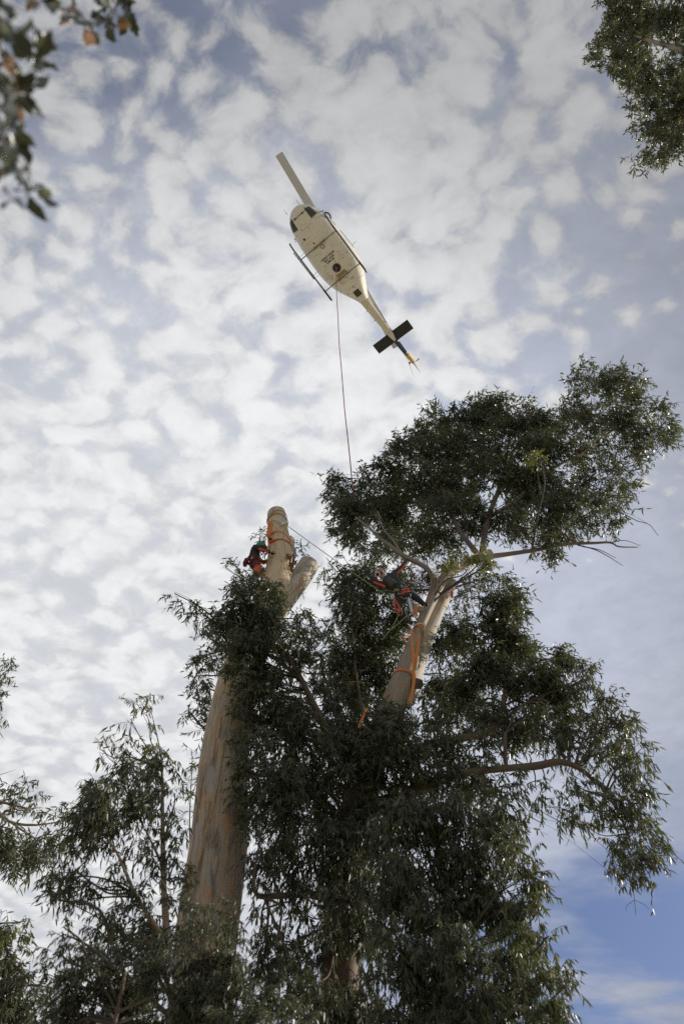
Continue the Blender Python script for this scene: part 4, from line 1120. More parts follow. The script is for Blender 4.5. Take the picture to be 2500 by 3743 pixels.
# tail rotor on the right of the fin
trt = MB(); trt.tube([(-12.45, -0.02, 2.3), (-12.45, -0.42, 2.3)], 0.045, 10); trt.box((0.16, 0.08, 0.16), Matrix.Translation((-12.45, -0.4, 2.3)), 0.02)
trh = hb(trt, 'tail_rotor_hub', M_grey)
for sg in (-1, 1):
    b = MB(); b.box((0.2, 0.02, 1.15), Matrix.Translation((-12.45, -0.42, 2.3)) @ Matrix.Rotation(R(28), 4, 'Y') @ Matrix.Translation((0, 0, sg * 0.72)), 0.006)
    hb(b, 'tail_rotor_blade', M_hull)
nl = MB(); nl.tube([(-12.55, 0.05, 1.95), (-12.55, 0.30, 1.95)], 0.03, 8); nl.sphere(Matrix.Translation((-12.55, 0.33, 1.95)) @ Matrix.Scale(0.06, 4)); hb(nl, 'tail_light', M_grey)
# stabiliser: two dark halves
for sg in (-1, 1):
    st_ = MB(); vs = []; fs = []
    sect = [(0, 0), (-.05, .035), (-.25, .05), (-.5, .03), (-.72, 0), (-.5, -.02), (-.25, -.035), (-.05, -.028)]
    for y in np.linspace(0.12, 1.43, 9):
        for a, b in sect: vs.append((-9.80 + a, sg * y, 1.12 + b))
    for i in range(8):
        for k in range(8): fs.append((i * 8 + k, i * 8 + (k + 1) % 8, (i + 1) * 8 + (k + 1) % 8, (i + 1) * 8 + k))
    fs += [tuple(range(8)), tuple(64 + k for k in range(8))]
    st_.add(vs, fs, False)
    s0 = hb(st_, 'stabiliser', M_stab)
    rb = MB()
    for y in (0.45, 0.8, 1.15, 1.4): rb.box((0.62, 0.008, 0.006), Matrix.Translation((-10.12, sg * y, 1.083)))
    hb(rb, 'rib', M_skid, s0)
# skids and cross tubes
for sg in (-1, 1):
    sk = MB()
    q = [(-1.46, sg * 1.42, -0.30), (-1.58, sg * 1.42, -0.42), (-1.85, sg * 1.42, -0.50), (-2.4, sg * 1.42, -0.52), (-4.0, sg * 1.42, -0.52), (-5.75, sg * 1.42, -0.52)]
    sk.tube(spline(q, 5), 0.05, 10)
    s0 = hb(sk, 'skid', M_skid)
    shoe = MB(); shoe.tube([(-4.9, sg * 1.42, -0.535), (-5.7, sg * 1.42, -0.535)], 0.062, 8); hb(shoe, 'skid_shoe', M_black, s0)
for x in (-2.62, -5.05):
    ct = MB()
    q = [(x, -1.42, -0.50), (x, -1.33, -0.40), (x, -1.05, -0.22), (x, -0.6, -0.10), (x, 0, -0.075), (x, 0.6, -0.10), (x, 1.05, -0.22), (x, 1.33, -0.40), (x, 1.42, -0.50)]
    ct.tube(spline(q, 5), 0.034, 10)
    c0 = hb(ct, 'cross_tube', M_olive)
    sv = MB(); sv.tube([(x, -0.36, -0.078), (x, 0.36, -0.078)], 0.05, 10); hb(sv, 'tube_sleeve', M_olive, c0)
    for y in (-0.38, 0.38):
        cl = MB(); cl.box((0.15, 0.05, 0.12), Matrix.Translation((x, y, -0.06)), 0.01); hb(cl, 'clamp', M_grey, c0)
# long step beside the right flank
bx_ = MB(); bx_.tube([(-2.0, -1.62, -0.10), (-4.05, -1.60, -0.10)], 0.032, 8)
s0 = hb(bx_, 'step', M_grey)
for x in (-2.45, -3.85):
    br = MB(); br.tube([(x, -1.61, -0.10), (x + 0.03, -1.2, 0.28)], 0.012, 6); hb(br, 'step_brace', M_grey, s0)
    br = MB(); br.tube([(x - 0.12, -1.61, -0.10), (x - 0.2, -1.22, 0.25)], 0.008, 6); hb(br, 'step_brace', M_grey, s0)
# bubble window with the pilot's helmet showing on the left door
bb = MB(); bb.sphere(Matrix.Translation((-1.62, 1.18, 0.98)) @ Matrix.Diagonal((0.34, 0.30, 0.36, 1)), 20, 14)
M_bub = bpy.data.materials.new('clear_acrylic'); M_bub.use_nodes = True
q = NT(M_bub.node_tree)
fr_ = q.n('ShaderNodeFresnel', {0: 1.45}).outputs[0]
tp = q.n('ShaderNodeBsdfTransparent', {0: (0.9, 0.93, 0.95, 1)}); gl = q.n('ShaderNodeBsdfGlossy', {0: (1, 1, 1, 1), 1: 0.04})
mx = q.n('ShaderNodeMixShader', {0: fr_, 1: tp.outputs[0], 2: gl.outputs[0]}); q.n('ShaderNodeOutputMaterial', {0: mx.outputs[0]})
hb(bb, 'bubble_window', M_bub)
mr = MB(); mr.tube([(-1.1, 1.0, 0.45), (-1.2, 1.3, 0.30)], 0.012, 6); mr.sphere(Matrix.Translation((-1.22, 1.33, 0.28)) @ Matrix.Diagonal((0.03, 0.1, 0.08, 1)), 10, 8); hb(mr, 'mirror', M_black)
# nose: aerials and wire cutter
for y in (0.36, -0.62):
    an = MB(); an.tube([(0.0, y, 0.62), (0.36, y * 1.02, 0.66)], [0.016, 0.008], 6); hb(an, 'aerial', M_black)
pa = MB(); pa.tube([(-0.56, -0.66, hull_z(-.56, -.66) - .05), (-0.5, 0, hull_z(-.5, 0) - .06), (-0.52, 0.60, hull_z(-.52, .6) - .05)], 0.014, 6)
for y in (-0.33, 0.27): pa.box((0.08, 0.1, 0.08), Matrix.Translation((-0.52, y, hull_z(-.52, y) - .05)), 0.01)
for y in (-0.66, 0.60): pa.tube([(-0.30, y * .9, hull_z(-.3, y * .9) - 0.05), (-0.85, y, hull_z(-.85, y) - .06)], 0.012, 6)
hb(pa, 'towel_rail_aerial', M_black)
for sg in (-1, 1):
    hd_ = MB(); hd_.box((0.12, 0.05, 0.06), Matrix.Translation((-1.42, sg * 1.17, 0.55)), 0.01); hd_.box((0.08, 0.05, 0.05), Matrix.Translation((-1.55, sg * 1.19, 0.5)), 0.01); hb(hd_, 'door_hinge', M_grey)
# registration marks along the boom side, too small to read
rg_ = MB(); rv = random.Random(5); x = -7.75
for k in range(9):
    for q_ in range(3):
        rg_.box((rv.uniform(.02, .09), 0.004, rv.uniform(.05, .16)), Matrix.Translation((x - rv.uniform(0, .12), float(np.interp(-x, [7, 10.6], [.338, .17])) + 0.012, 1.0 + rv.uniform(-.05, .05))))
    x -= 0.16
hb(rg_, 'boom_marking', M_navy)
for x0_, x1_ in ((-7.2, -9.9),):
    b = MB(); b.tube([(x0_, 0.33, 0.80), (-8.5, 0.285, 0.92), (x1_, 0.225, 1.06)], 0.013, 6); hb(b, 'boom_stripe', M_navy)
for x in (-7.75, -8.55):
    kn = MB(); kn.sphere(Matrix.Translation((x, -float(np.interp(-x, [7, 10.6], [.335, .17])) - .01, 0.85)) @ Matrix.Scale(0.04, 4), 8, 6); hb(kn, 'fastener', M_grey)
# cabin roof cowling, mast, rotor (at rest, lined up with the boom)
hb(loft([(-2.6, .2, 2.2, 2.45), (-3.0, .55, 2.2, 2.8), (-4.2, .62, 2.2, 2.95), (-5.4, .5, 2.1, 2.8), (-6.4, .3, 1.7, 2.3)], 2.5, 20), 'engine_cowling', M_hull)
ms = MB(); ms.tube([(-3.95, 0, 2.7), (-3.95, 0, 3.75)], 0.06, 12); hb(ms, 'mast', M_grey)
hu = MB(); hu.box((0.9, 0.22, 0.12), Matrix.Translation((-3.95, 0, 3.75)), 0.03); hu.tube([(-3.95, -1.3, 3.9), (-3.95, 1.3, 3.9)], 0.02, 6); hb(hu, 'rotor_hub', M_grey)
ROTA = R(6.5)
M_blade = mat('blade_paint', (0.55, 0.56, 0.57), 0.5, var=0.06)
for sg in (-1, 1):
    b = MB(); vs = []; fs = []
    sect = [(.13, 0), (.10, .03), (-.05, .04), (-.35, .008), (-.40, 0), (-.35, -.006), (-.05, -.03), (.10, -.025)]
    for u in np.linspace(0.45, 7.3, 16):
        for a, c in sect:
            p_ = Matrix.Rotation(ROTA, 3, 'Z') @ V((sg * u, sg * a, 0))
            vs.append((p_.x - 3.95, p_.y, 3.74 + c - 0.0035 * u * u))
    for i in range(15):
        for k in range(8): fs.append((i * 8 + k, i * 8 + (k + 1) % 8, (i + 1) * 8 + (k + 1) % 8, (i + 1) * 8 + k))
    fs += [tuple(range(8)), tuple(120 + k for k in range(8))]
    b.add(vs, fs, False); hb(b, 'rotor_blade', M_blade)

# ---- long line
hook_w = HM @ V((-4.36, -0.02, -0.27))
M_line = bpy.data.materials.new('line_sheath'); M_line.use_nodes = True
q = NT(M_line.node_tree)
oc = q.n('ShaderNodeTexCoord').outputs['Object']
cz = q.n('ShaderNodeSeparateXYZ', {0: oc}).outputs[2]
c = q.ramp(q.noise(q.n('ShaderNodeCombineXYZ', {2: cz}).outputs[0], 0.45, 3), [(0.44, (0.05, 0.03, 0.03)), (0.5, (0.30, 0.05, 0.06))])
bs = q.n('ShaderNodeBsdfPrincipled', {'Base Color': c, 'Roughness': 0.7}); q.n('ShaderNodeOutputMaterial', {0: bs.outputs[0]})
end = P(1291, 1800, 13.6)
pts_ = []
for k in range(61):
    t = k / 60
    p_ = hook_w.lerp(end, t) + V((math.sin(t * 23) * 0.008 - math.sin(math.pi * t) * 0.12, 0, 0))
    pts_.append(p_)
ll = MB(); ll.tube(pts_, 0.022, 6)
lo = ll.build('lifting_line', M_line)
set_props(lo, 'long thin red and black lifting line hanging from the helicopter down to the tree', 'line')

# ================================================================== STRAPS, ROPES AND RIGGING
M_strap = mat('orange_webbing', (0.62, 0.22, 0.055), 0.75, var=0.15, scale=30)
M_redstrap = mat('red_webbing', (0.55, 0.05, 0.035), 0.75, var=0.15, scale=30)
M_greyrope = mat('grey_rope', (0.33, 0.36, 0.33), 0.8, var=0.25, scale=40)
M_limerope = mat('lime_rope', (0.26, 0.33, 0.12), 0.7, var=0.25, scale=40)
M_oldrope = mat('ochre_rope', (0.40, 0.29, 0.13), 0.85, var=0.4, scale=12)
M_redrope = mat('orange_red_cord', (0.50, 0.11, 0.06), 0.7, var=0.2, scale=30)
M_alloy = mat('polished_alloy', (0.75, 0.75, 0.74), 0.18, 0.95, var=0.05)


def stem_at(pts, rads, pos):
    """axis point, direction and radius of a stem nearest to a world point"""
    best = None
    for (a, ra), (b, rb) in zip(zip(pts[:-1], rads[:-1]), zip(pts[1:], rads[1:])):
        ab = b - a
        t = max(0, min(1, (pos - a).dot(ab) / ab.length_squared))
        c = a + ab * t
        dd = (c - pos).length
        if best is None or dd < best[0]:
            best = (dd, c, ab.normalized(), ra + (rb - ra) * t)
    return best[1:]


_s1 = spline([(*p, r) for p, r in SP1W], 6)
S1P, S1R = [V(x[:3]) for x in _s1], [x[3] for x in _s1]
_s2 = spline([(*p, r) for p, r in zip(pp, rr_)], 6)
S2P, S2R = [V(x[:3]) for x in _s2], [x[3] for x in _s2]


def sling(name, label, cat, P_, R_, at_, width, mt, tilt=(0, 0), gap=1.03, thick=0.012, wob=0.01, group=None):
    """strap wound once round a stem"""
    c, ax, r = stem_at(P_, R_, at_)
    nx = ax.orthogonal().normalized(); ny = ax.cross(nx)
    side = V((1, 0, 0)); side = (side - side.dot(ax) * ax).normalized(); fwd_ = ax.cross(side)
    pts, wd, nd = [], [], []
    for k in range(41):
        a = 2 * math.pi * k / 40
        o_ = side * math.cos(a) + fwd_ * math.sin(a)
        h = tilt[0] * math.cos(a) + tilt[1] * math.sin(a) + wob * math.sin(3 * a)
        cc, axx, r_ = stem_at(P_, R_, c + ax * h)
        pts.append(cc + o_ * (r_ * gap + 0.006)); wd.append(ax); nd.append(o_)
    mb = MB(); mb.ribbon(pts, wd, width, thick, nd)
    o = mb.build(name, mt)
    return set_props(o, label, cat, group)


def rope(name, label, pts, r, mt, cat='rope', group=None, n=6):
    mb = MB(); mb.tube([V(x) for x in spline(pts, n)], r, 6)
    return set_props(mb.build(name, mt), label, cat, group)


def front(P_, R_, px, py, hd0, extra=0.02):
    """point on the near side of a stem, seen at a pixel"""
    lo_, hi_ = hd0 - 2.0, hd0
    v = pix_dir(px, py)
    d0 = None
    for k in range(160):
        h = lo_ + (hi_ - lo_) * k / 159
        p = P(px, py, h)
        c, ax, r = stem_at(P_, R_, p)
        if (p - c - (p - c).dot(ax) * ax).length < r * 1.04 + extra:
            return p
    return P(px, py, hd0 - 0.25)


F1 = lambda x, y: front(S1P, S1R, x, y, T1)
# on the topped trunk
sling('lifting_strap', 'orange strap round the topped trunk just under its sawn top', 'strap', S1P, S1R, P(1013, 1908, T1), 0.055, M_strap, (-0.03, -0.02))
sling('rope_sling', 'thin grey-green rope loop round the topped trunk above the upper orange strap', 'rope', S1P, S1R, P(1013, 1899, T1), 0.02, M_greyrope, (0.07, -0.05), 1.04, 0.02)
sling('rope_sling', 'grey rope loop crossing the upper orange strap on the topped trunk', 'rope', S1P, S1R, P(1013, 1909, T1), 0.018, M_greyrope, (-0.06, -0.03), 1.07, 0.02)
sling('lifting_strap', 'orange strap slanting round the topped trunk below the torn snag', 'strap', S1P, S1R, P(1018, 1985, T1), 0.06, M_strap, (-0.16, -0.10))
sling('anchor_strap', 'red strap round the topped trunk beside the climber in the green helmet', 'strap', S1P, S1R, P(1020, 2003, T1), 0.05, M_redstrap, (-0.02, 0.06))
mb = MB()
q_ = [F1(990, 1905), F1(983, 1930) + V((0, -.02, 0)), P(978, 1955, T1 - .3), F1(984, 1968), F1(992, 1978)]
mb.ribbon([V(x) for x in spline(q_, 5)], V((1, 0, 0)), 0.07, 0.012, V((0, -1, 0.2)))
set_props(mb.build('hanging_strap', M_strap), 'loose orange strap looping down the left edge of the topped trunk', 'strap')
mb = MB()
q_ = [F1(992, 1908), F1(991, 1925), F1(989, 1945), F1(986, 1965), F1(984, 1985), F1(984, 2000)]
mb.ribbon([V(x) for x in spline(q_, 5)], V((1, 0, 0)), 0.06, 0.012, V((0, -1, 0.2)))
set_props(mb.build('hanging_strap', M_strap), 'straight orange strap joining the two orange bands on the topped trunk', 'strap')
mb = MB()
for (x, y), (w, h) in (((989, 1972), (.09, .07)), ((991, 1904), (.05, .05))):
    mb.box((w, 0.05, h), Matrix.Translation(F1(x, y) + V((0, -.02, 0))), 0.012)
bk = MB(); bk.box((.09, 0.05, .08), Matrix.Translation(F1(989, 1973) + V((0, -.02, 0))), 0.012)
set_props(bk.build('ratchet_buckle', M_black), 'dark ratchet buckle on the slanting orange strap of the topped trunk', 'buckle')
# small pulley at the right edge and the lime rope through it
pu = thing('rope_pulley', 'shiny metal pulley at the right edge of the topped trunk with lime rope in it', 'pulley', tuple(F1(1038, 1920) + V((0, -.05, 0))))
pl_ = pu.location
mb = MB(); mb.tube([pl_ + V((0, -.02, 0)), pl_ + V((0, .02, 0))], 0.045, 14); mb.build('wheel', M_alloy, pu)
mb = MB(); mb.box((0.05, 0.05, 0.12), Matrix.Translation(pl_ + V((-0.03, 0, 0.01))), 0.01); mb.build('cheek_plate', M_alloy, pu)
mb = MB(); mb.tube([pl_ + V((-0.05 + 0.05 * math.cos(t), 0, 0.0 + 0.06 * math.sin(t))) for t in np.linspace(0, 6.28, 12)], 0.009, 6); mb.build('carabiner', M_alloy, pu)
pr = pl_ + V((0.02, -0.02, -0.03))
fall = [pr, P(1039, 1935, T1 - .42), P(1037, 1965, T1 - .45), P(1042, 2010, T1 - .48), P(1052, 2070, T1 - .5), P(1062, 2110, T1 - .5), P(1073, 2165, T1 - .5), P(1080, 2200, T1 - .5)]
rope('climbing_rope', 'lime rope falling from the pulley down across the cut limb', fall, 0.011, M_limerope)
taut_end = P(1445, 2200, T2 - 0.32)
rope('climbing_rope', 'taut green rope from the pulley across to the climber in the red helmet', [pr, pr.lerp(taut_end, .33) + V((0, 0, -.03)), pr.lerp(taut_end, .66) + V((0, 0, -.03)), taut_end], 0.010, M_limerope)
rope('climbing_rope', 'lime rope running down from the boot of the climber in the red helmet', [P(1487, 2250, T2 - .4), P(1455, 2280, T2 - .4), P(1428, 2302, T2 - .4), P(1400, 2335, T2 - .4)], 0.009, M_limerope)
rope('climbing_rope', 'thin green rope crossing below the orange coil near the second climber', [P(1478, 2205, T2 - .42), P(1455, 2250, T2 - .42), P(1430, 2300, T2 - .42)], 0.008, M_limerope)
rope('yellow_rope', 'short yellow rope over the upper straps on the topped trunk', [F1(992, 1900), F1(1005, 1905) + V((0, -.02, 0)), F1(1020, 1914) + V((0, -.02, 0)), pr], 0.009, M_limerope)
# the knobbly old rope lying down the big trunk
q_ = []
for k in range(13):
    t = k / 12
    x, y = 820 + (652 + 18 - 820) * t + 9 * math.sin(t * 5), 2715 + (3420 - 2715) * t
    q_.append(F1(x, y) + V((0, -0.012, 0)))
rope('hanging_rope', 'ochre rope lying down the length of the huge bare trunk', q_, 0.011, M_oldrope)

# on the large gum
F2 = lambda x, y, e=0.02: front(S2P, S2R, x, y, T2 + .3, e)
_l2 = [P(a, b, c) for a, b, c, _ in [(1498, 2410, T2 + .1, 26), (1528, 2310, T2 + .1, 19), (1556, 2240, T2 + .15, 20)]]
_r2 = [w * MPP(p) for w, p in zip((26, 19, 20), _l2)]
sling('lifting_strap', 'orange strap round the large gum stem just below the fork', 'strap', _l2, _r2, P(1527, 2305, T2 + .1), 0.075, M_strap, (-0.06, -0.02), 1.08)
sling('lifting_strap', 'orange strap round the large gum trunk above its short side stub', 'strap', S2P, S2R, P(1468, 2470, T2), 0.07, M_strap, (0.02, 0.02), 1.04)
sling('tied_webbing', 'white webbing knotted round the large gum stem at the climber feet', 'webbing', _l2, _r2, P(1522, 2298, T2 + .1), 0.03, mat('white_webbing', (0.7, 0.7, 0.68), 0.7), (0.04, -0.03), 1.14)
for lab, q_ in (('long orange strap hanging straight down the front of the large gum trunk', [(1506, 2300), (1506, 2350), (1510, 2400), (1512, 2450), (1512, 2490), (1506, 2530), (1500, 2562)]),
                ('orange strap hanging beside the sunlit edge of the large gum trunk', [(1533, 2320), (1530, 2350), (1524, 2385), (1519, 2420), (1516, 2450)])):
    pts_ = []
    for x, y in q_:
        pts_.append(P(x, y, T2 - 0.38 + (0.08 if 'beside' in lab else 0)))
    mb = MB(); sp_ = [V(x) for x in spline(pts_, 5)]
    mb.ribbon(sp_, [V((1, 0.3 * math.sin(k * .3), 0)) for k in range(len(sp_))], 0.065, 0.012, [V((0.3 * math.sin(k * .3), -1, 0.2)) for k in range(len(sp_))])
    set_props(mb.build('hanging_strap', M_strap), lab, 'strap')
mb = MB(); q_ = [P(1498, 2305, T2 - .3), P(1478, 2318, T2 - .33), P(1470, 2325, T2 - .33), P(1478, 2334, T2 - .3), P(1492, 2332, T2 - .28), P(1484, 2350, T2 - .25), P(1478, 2372, T2 - .2)]
mb.ribbon([V(x) for x in spline(q_, 5)], V((0.5, 0, 0.8)), 0.06, 0.012, V((0, -1, 0.2)))
set_props(mb.build('hanging_strap', M_strap), 'orange strap bunched in loops left of the fork of the large gum', 'strap')
for lab, q_ in (('orange strap tied on the grey stub beside the climber legs, left tail', [(1518, 2220), (1514, 2235), (1511, 2253)]), ('orange strap tied on the grey stub beside the climber legs, right tail', [(1522, 2208), (1521, 2230), (1522, 2253)])):
    mb = MB(); mb.ribbon([P(x, y, T2 - .25) for x, y in q_], V((1, 0, 0)), 0.06, 0.012, V((0, -1, 0.2)))
    set_props(mb.build('hanging_strap', M_strap), lab, 'strap')
mb = MB(); mb.ribbon([P(1342, 2590, 10.6), P(1330, 2612, 10.6), P(1322, 2632, 10.6), P(1312, 2660, 10.6)], V((1, 0, 0)), 0.05, 0.01, V((0, -1, 0.2)))
set_props(mb.build('hanging_strap', M_strap), 'orange strap end dangling among leaves low on the large gum', 'strap')
mb = MB(); mb.tube([P(1652, 2155, T2 + .4), P(1652, 2170, T2 + .38), P(1651, 2182, T2 + .38)], [0.02, 0.035, 0.03], 6)
set_props(mb.build('tool_pouch', M_redstrap), 'small red pouch hanging beside the stub at the top of the pale limb', 'pouch')
# stubs on the large gum
mb = MB(); a_, b_ = P(1550, 2232, T2 + .12), P(1508, 2216, T2 - .12)
mb.tube([a_, b_], [0.12, 0.10], 16); mb.build('stub', M_bark_stub, big.o) if False else None
limb('stub', [(1548, 2236, T2 + .12, 13), (1526, 2224, T2 - .02, 12), (1510, 2216, T2 - .12, 12)], M_bark_pale, big.o, seg=14, step=0.04, rough=0.03, seed=3)
limb('stub', [(1500, 2500, T2 + .05, 22), (1522, 2500, T2 - .02, 20), (1536, 2503, T2 - .05, 17)], M_bark_dark, big.o, seg=14, step=0.04, rough=0.06, seed=4)

# ================================================================== CLIMBERS
M_skin = mat('skin', (0.45, 0.27, 0.19), 0.55, var=0.08)
M_jack = mat('black_jacket', (0.022, 0.023, 0.027), 0.8, var=0.3, scale=14)
M_grjack = mat('grey_jacket', (0.075, 0.072, 0.068), 0.85, var=0.25, scale=14)
M_orange = mat('orange_fabric', (0.70, 0.10, 0.035), 0.75, var=0.12, scale=14)
M_maroon = mat('maroon_trousers', (0.10, 0.016, 0.018), 0.85, var=0.25, scale=14)
M_dktr = mat('dark_trousers', (0.028, 0.028, 0.030), 0.85, var=0.3, scale=14)
M_boot = mat('boot_leather', (0.05, 0.035, 0.025), 0.7, var=0.3)
M_glove = mat('glove_fabric', (0.03, 0.035, 0.035), 0.85, var=0.2)
M_helmg = mat('green_helmet', (0.03, 0.22, 0.10), 0.3, var=0.08)
M_helmr = mat('red_helmet', (0.45, 0.035, 0.035), 0.3, var=0.1)
M_white = mat('white_plastic', (0.7, 0.68, 0.64), 0.4, var=0.06)


def skin_obj(name, joints, edges, mt, parent, root=0, sub=2):
    me = bpy.data.meshes.new(name)
    me.from_pydata([tuple(j[0]) for j in joints], edges, [])
    o = link(name, me, mt, parent)
    m = o.modifiers.new('skin', 'SKIN')
    for v, j in zip(me.skin_vertices[0].data, joints):
        r = j[1]
        v.radius = r if isinstance(r, tuple) else (r, r)
        v.use_root = False
    me.skin_vertices[0].data[root].use_root = True
    m.use_smooth_shade = True
    s_ = o.modifiers.new('sub', 'SUBSURF'); s_.levels = sub; s_.render_levels = sub
    return o


def glove(parent, wrist, palm_dir, finger_dir, curl, mt, side=1):
    """palm and five fingers"""
    pd, fd = palm_dir.normalized(), finger_dir.normalized()
    ac = fd.cross(pd).normalized() * side
    J = [(wrist, 0.028), (wrist + fd * 0.05, (0.040, 0.024)), (wrist + fd * 0.09, (0.042, 0.020))]
    E_ = [(0, 1), (1, 2)]
    skin_obj('glove', J, E_, mt, parent, 1)
    for k, (off, ln) in enumerate(((0.032, .075), (0.011, .088), (-0.011, .08), (-0.032, .062))):
        a = wrist + fd * 0.085 + ac * off
        b = a + (fd * math.cos(curl * .5) + pd * math.sin(curl * .5) + ac * off * 4).normalized() * ln * 0.5
        c = b + (fd * math.cos(curl * 1.4) + pd * math.sin(curl * 1.4) + ac * off * 4).normalized() * ln * 0.5
        skin_obj('finger', [(a, .0105), (b, .0095), (c, .0085)], [(0, 1), (1, 2)], mt, parent, 0, 1)
    a = wrist + fd * 0.03 + ac * 0.034
    b = a + (fd * 0.5 + ac * 0.8).normalized() * 0.04
    c = b + (fd * 0.8 + ac * 0.3 + pd * .3).normalized() * 0.035
    skin_obj('thumb', [(a, .013), (b, .011), (c, .009)], [(0, 1), (1, 2)], mt, parent, 0, 1)


def basis(f, u):
    f = f.normalized(); l = u.cross(f).normalized(); u2 = f.cross(l)
    return f, l, u2


def head_gear(parent, c, face, up, mt, muffs, ring=False):
    f, l, u = basis(face, up)
    Mx = Matrix((( f.x, l.x, u.x, c.x), (f.y, l.y, u.y, c.y), (f.z, l.z, u.z, c.z), (0, 0, 0, 1)))
    hm = MB(); hm.sphere(Mx @ Matrix.Translation((-.005, 0, .03)) @ Matrix.Diagonal((0.142, 0.118, 0.125, 1)), 24, 16, cut=9)
    h = hm.build('helmet', mt, parent)
    bm_ = MB(); bm_.tube([Mx @ V((-.005 + .146 * math.cos(t), .121 * math.sin(t), 0.015)) for t in np.linspace(0, 6.283, 25)], 0.010, 6); bm_.build('helmet_rim', M_black, parent)
    vt = MB()
    for y in (-.04, .04): vt.box((0.13, 0.02, 0.012), Mx @ Matrix.Translation((-.01, y, .145)), 0.004)
    vt.build('helmet_vent', M_black, parent)
    for sg in (-1, 1):
        mu = MB(); mu.sphere(Mx @ Matrix.Translation((0, sg * 0.115, -.03)) @ Matrix.Diagonal((0.042, 0.026, 0.05, 1)), 14, 10); mu.build('ear_muff', muffs, parent)
    vz = MB(); vs = []; fs = []
    for i in range(9):
        a = R(-55 + 110 * i / 8)
        for z in (0.03, -0.075): vs.append(Mx @ V((0.17 * math.cos(a), 0.12 * math.sin(a), z)))
    for i in range(8): fs.append((2 * i, 2 * i + 1, 2 * i + 3, 2 * i + 2))
    vz.add(vs, fs)
    vz.build('mesh_visor', M_black, parent) if not ring else None
    st = MB(); st.tube([Mx @ V((0.03, -.095, .0)), Mx @ V((0.06, -.05, -.12)), Mx @ V((0.06, .05, -.12)), Mx @ V((0.03, .095, 0))], 0.006, 5); st.build('chin_strap', M_black, parent)
    return Mx


def face_bits(parent, Mx):
    for sg in (-1, 1):
        e = MB(); e.sphere(Mx @ Matrix.Translation((0.088, sg * 0.032, -0.005)) @ Matrix.Scale(0.011, 4), 8, 6); e.build('eye', M_white, parent)
        e = MB(); e.sphere(Mx @ Matrix.Translation((0.0, sg * 0.083, -0.015)) @ Matrix.Diagonal((.02, .01, .032, 1)), 8, 6); e.build('ear', M_skin, parent)
    e = MB(); e.tube([Mx @ V((.090, 0, .0)), Mx @ V((.108, 0, -.03)), Mx @ V((.095, 0, -.04))], [.008, .012, .009], 8); e.build('nose', M_skin, parent)
    e = MB(); e.tube([Mx @ V((.088, -.022, -.062)), Mx @ V((.095, 0, -.063)), Mx @ V((.088, .022, -.062))], .006, 6); e.build('mouth', mat('lips', (0.35, 0.14, 0.11), 0.5), parent)


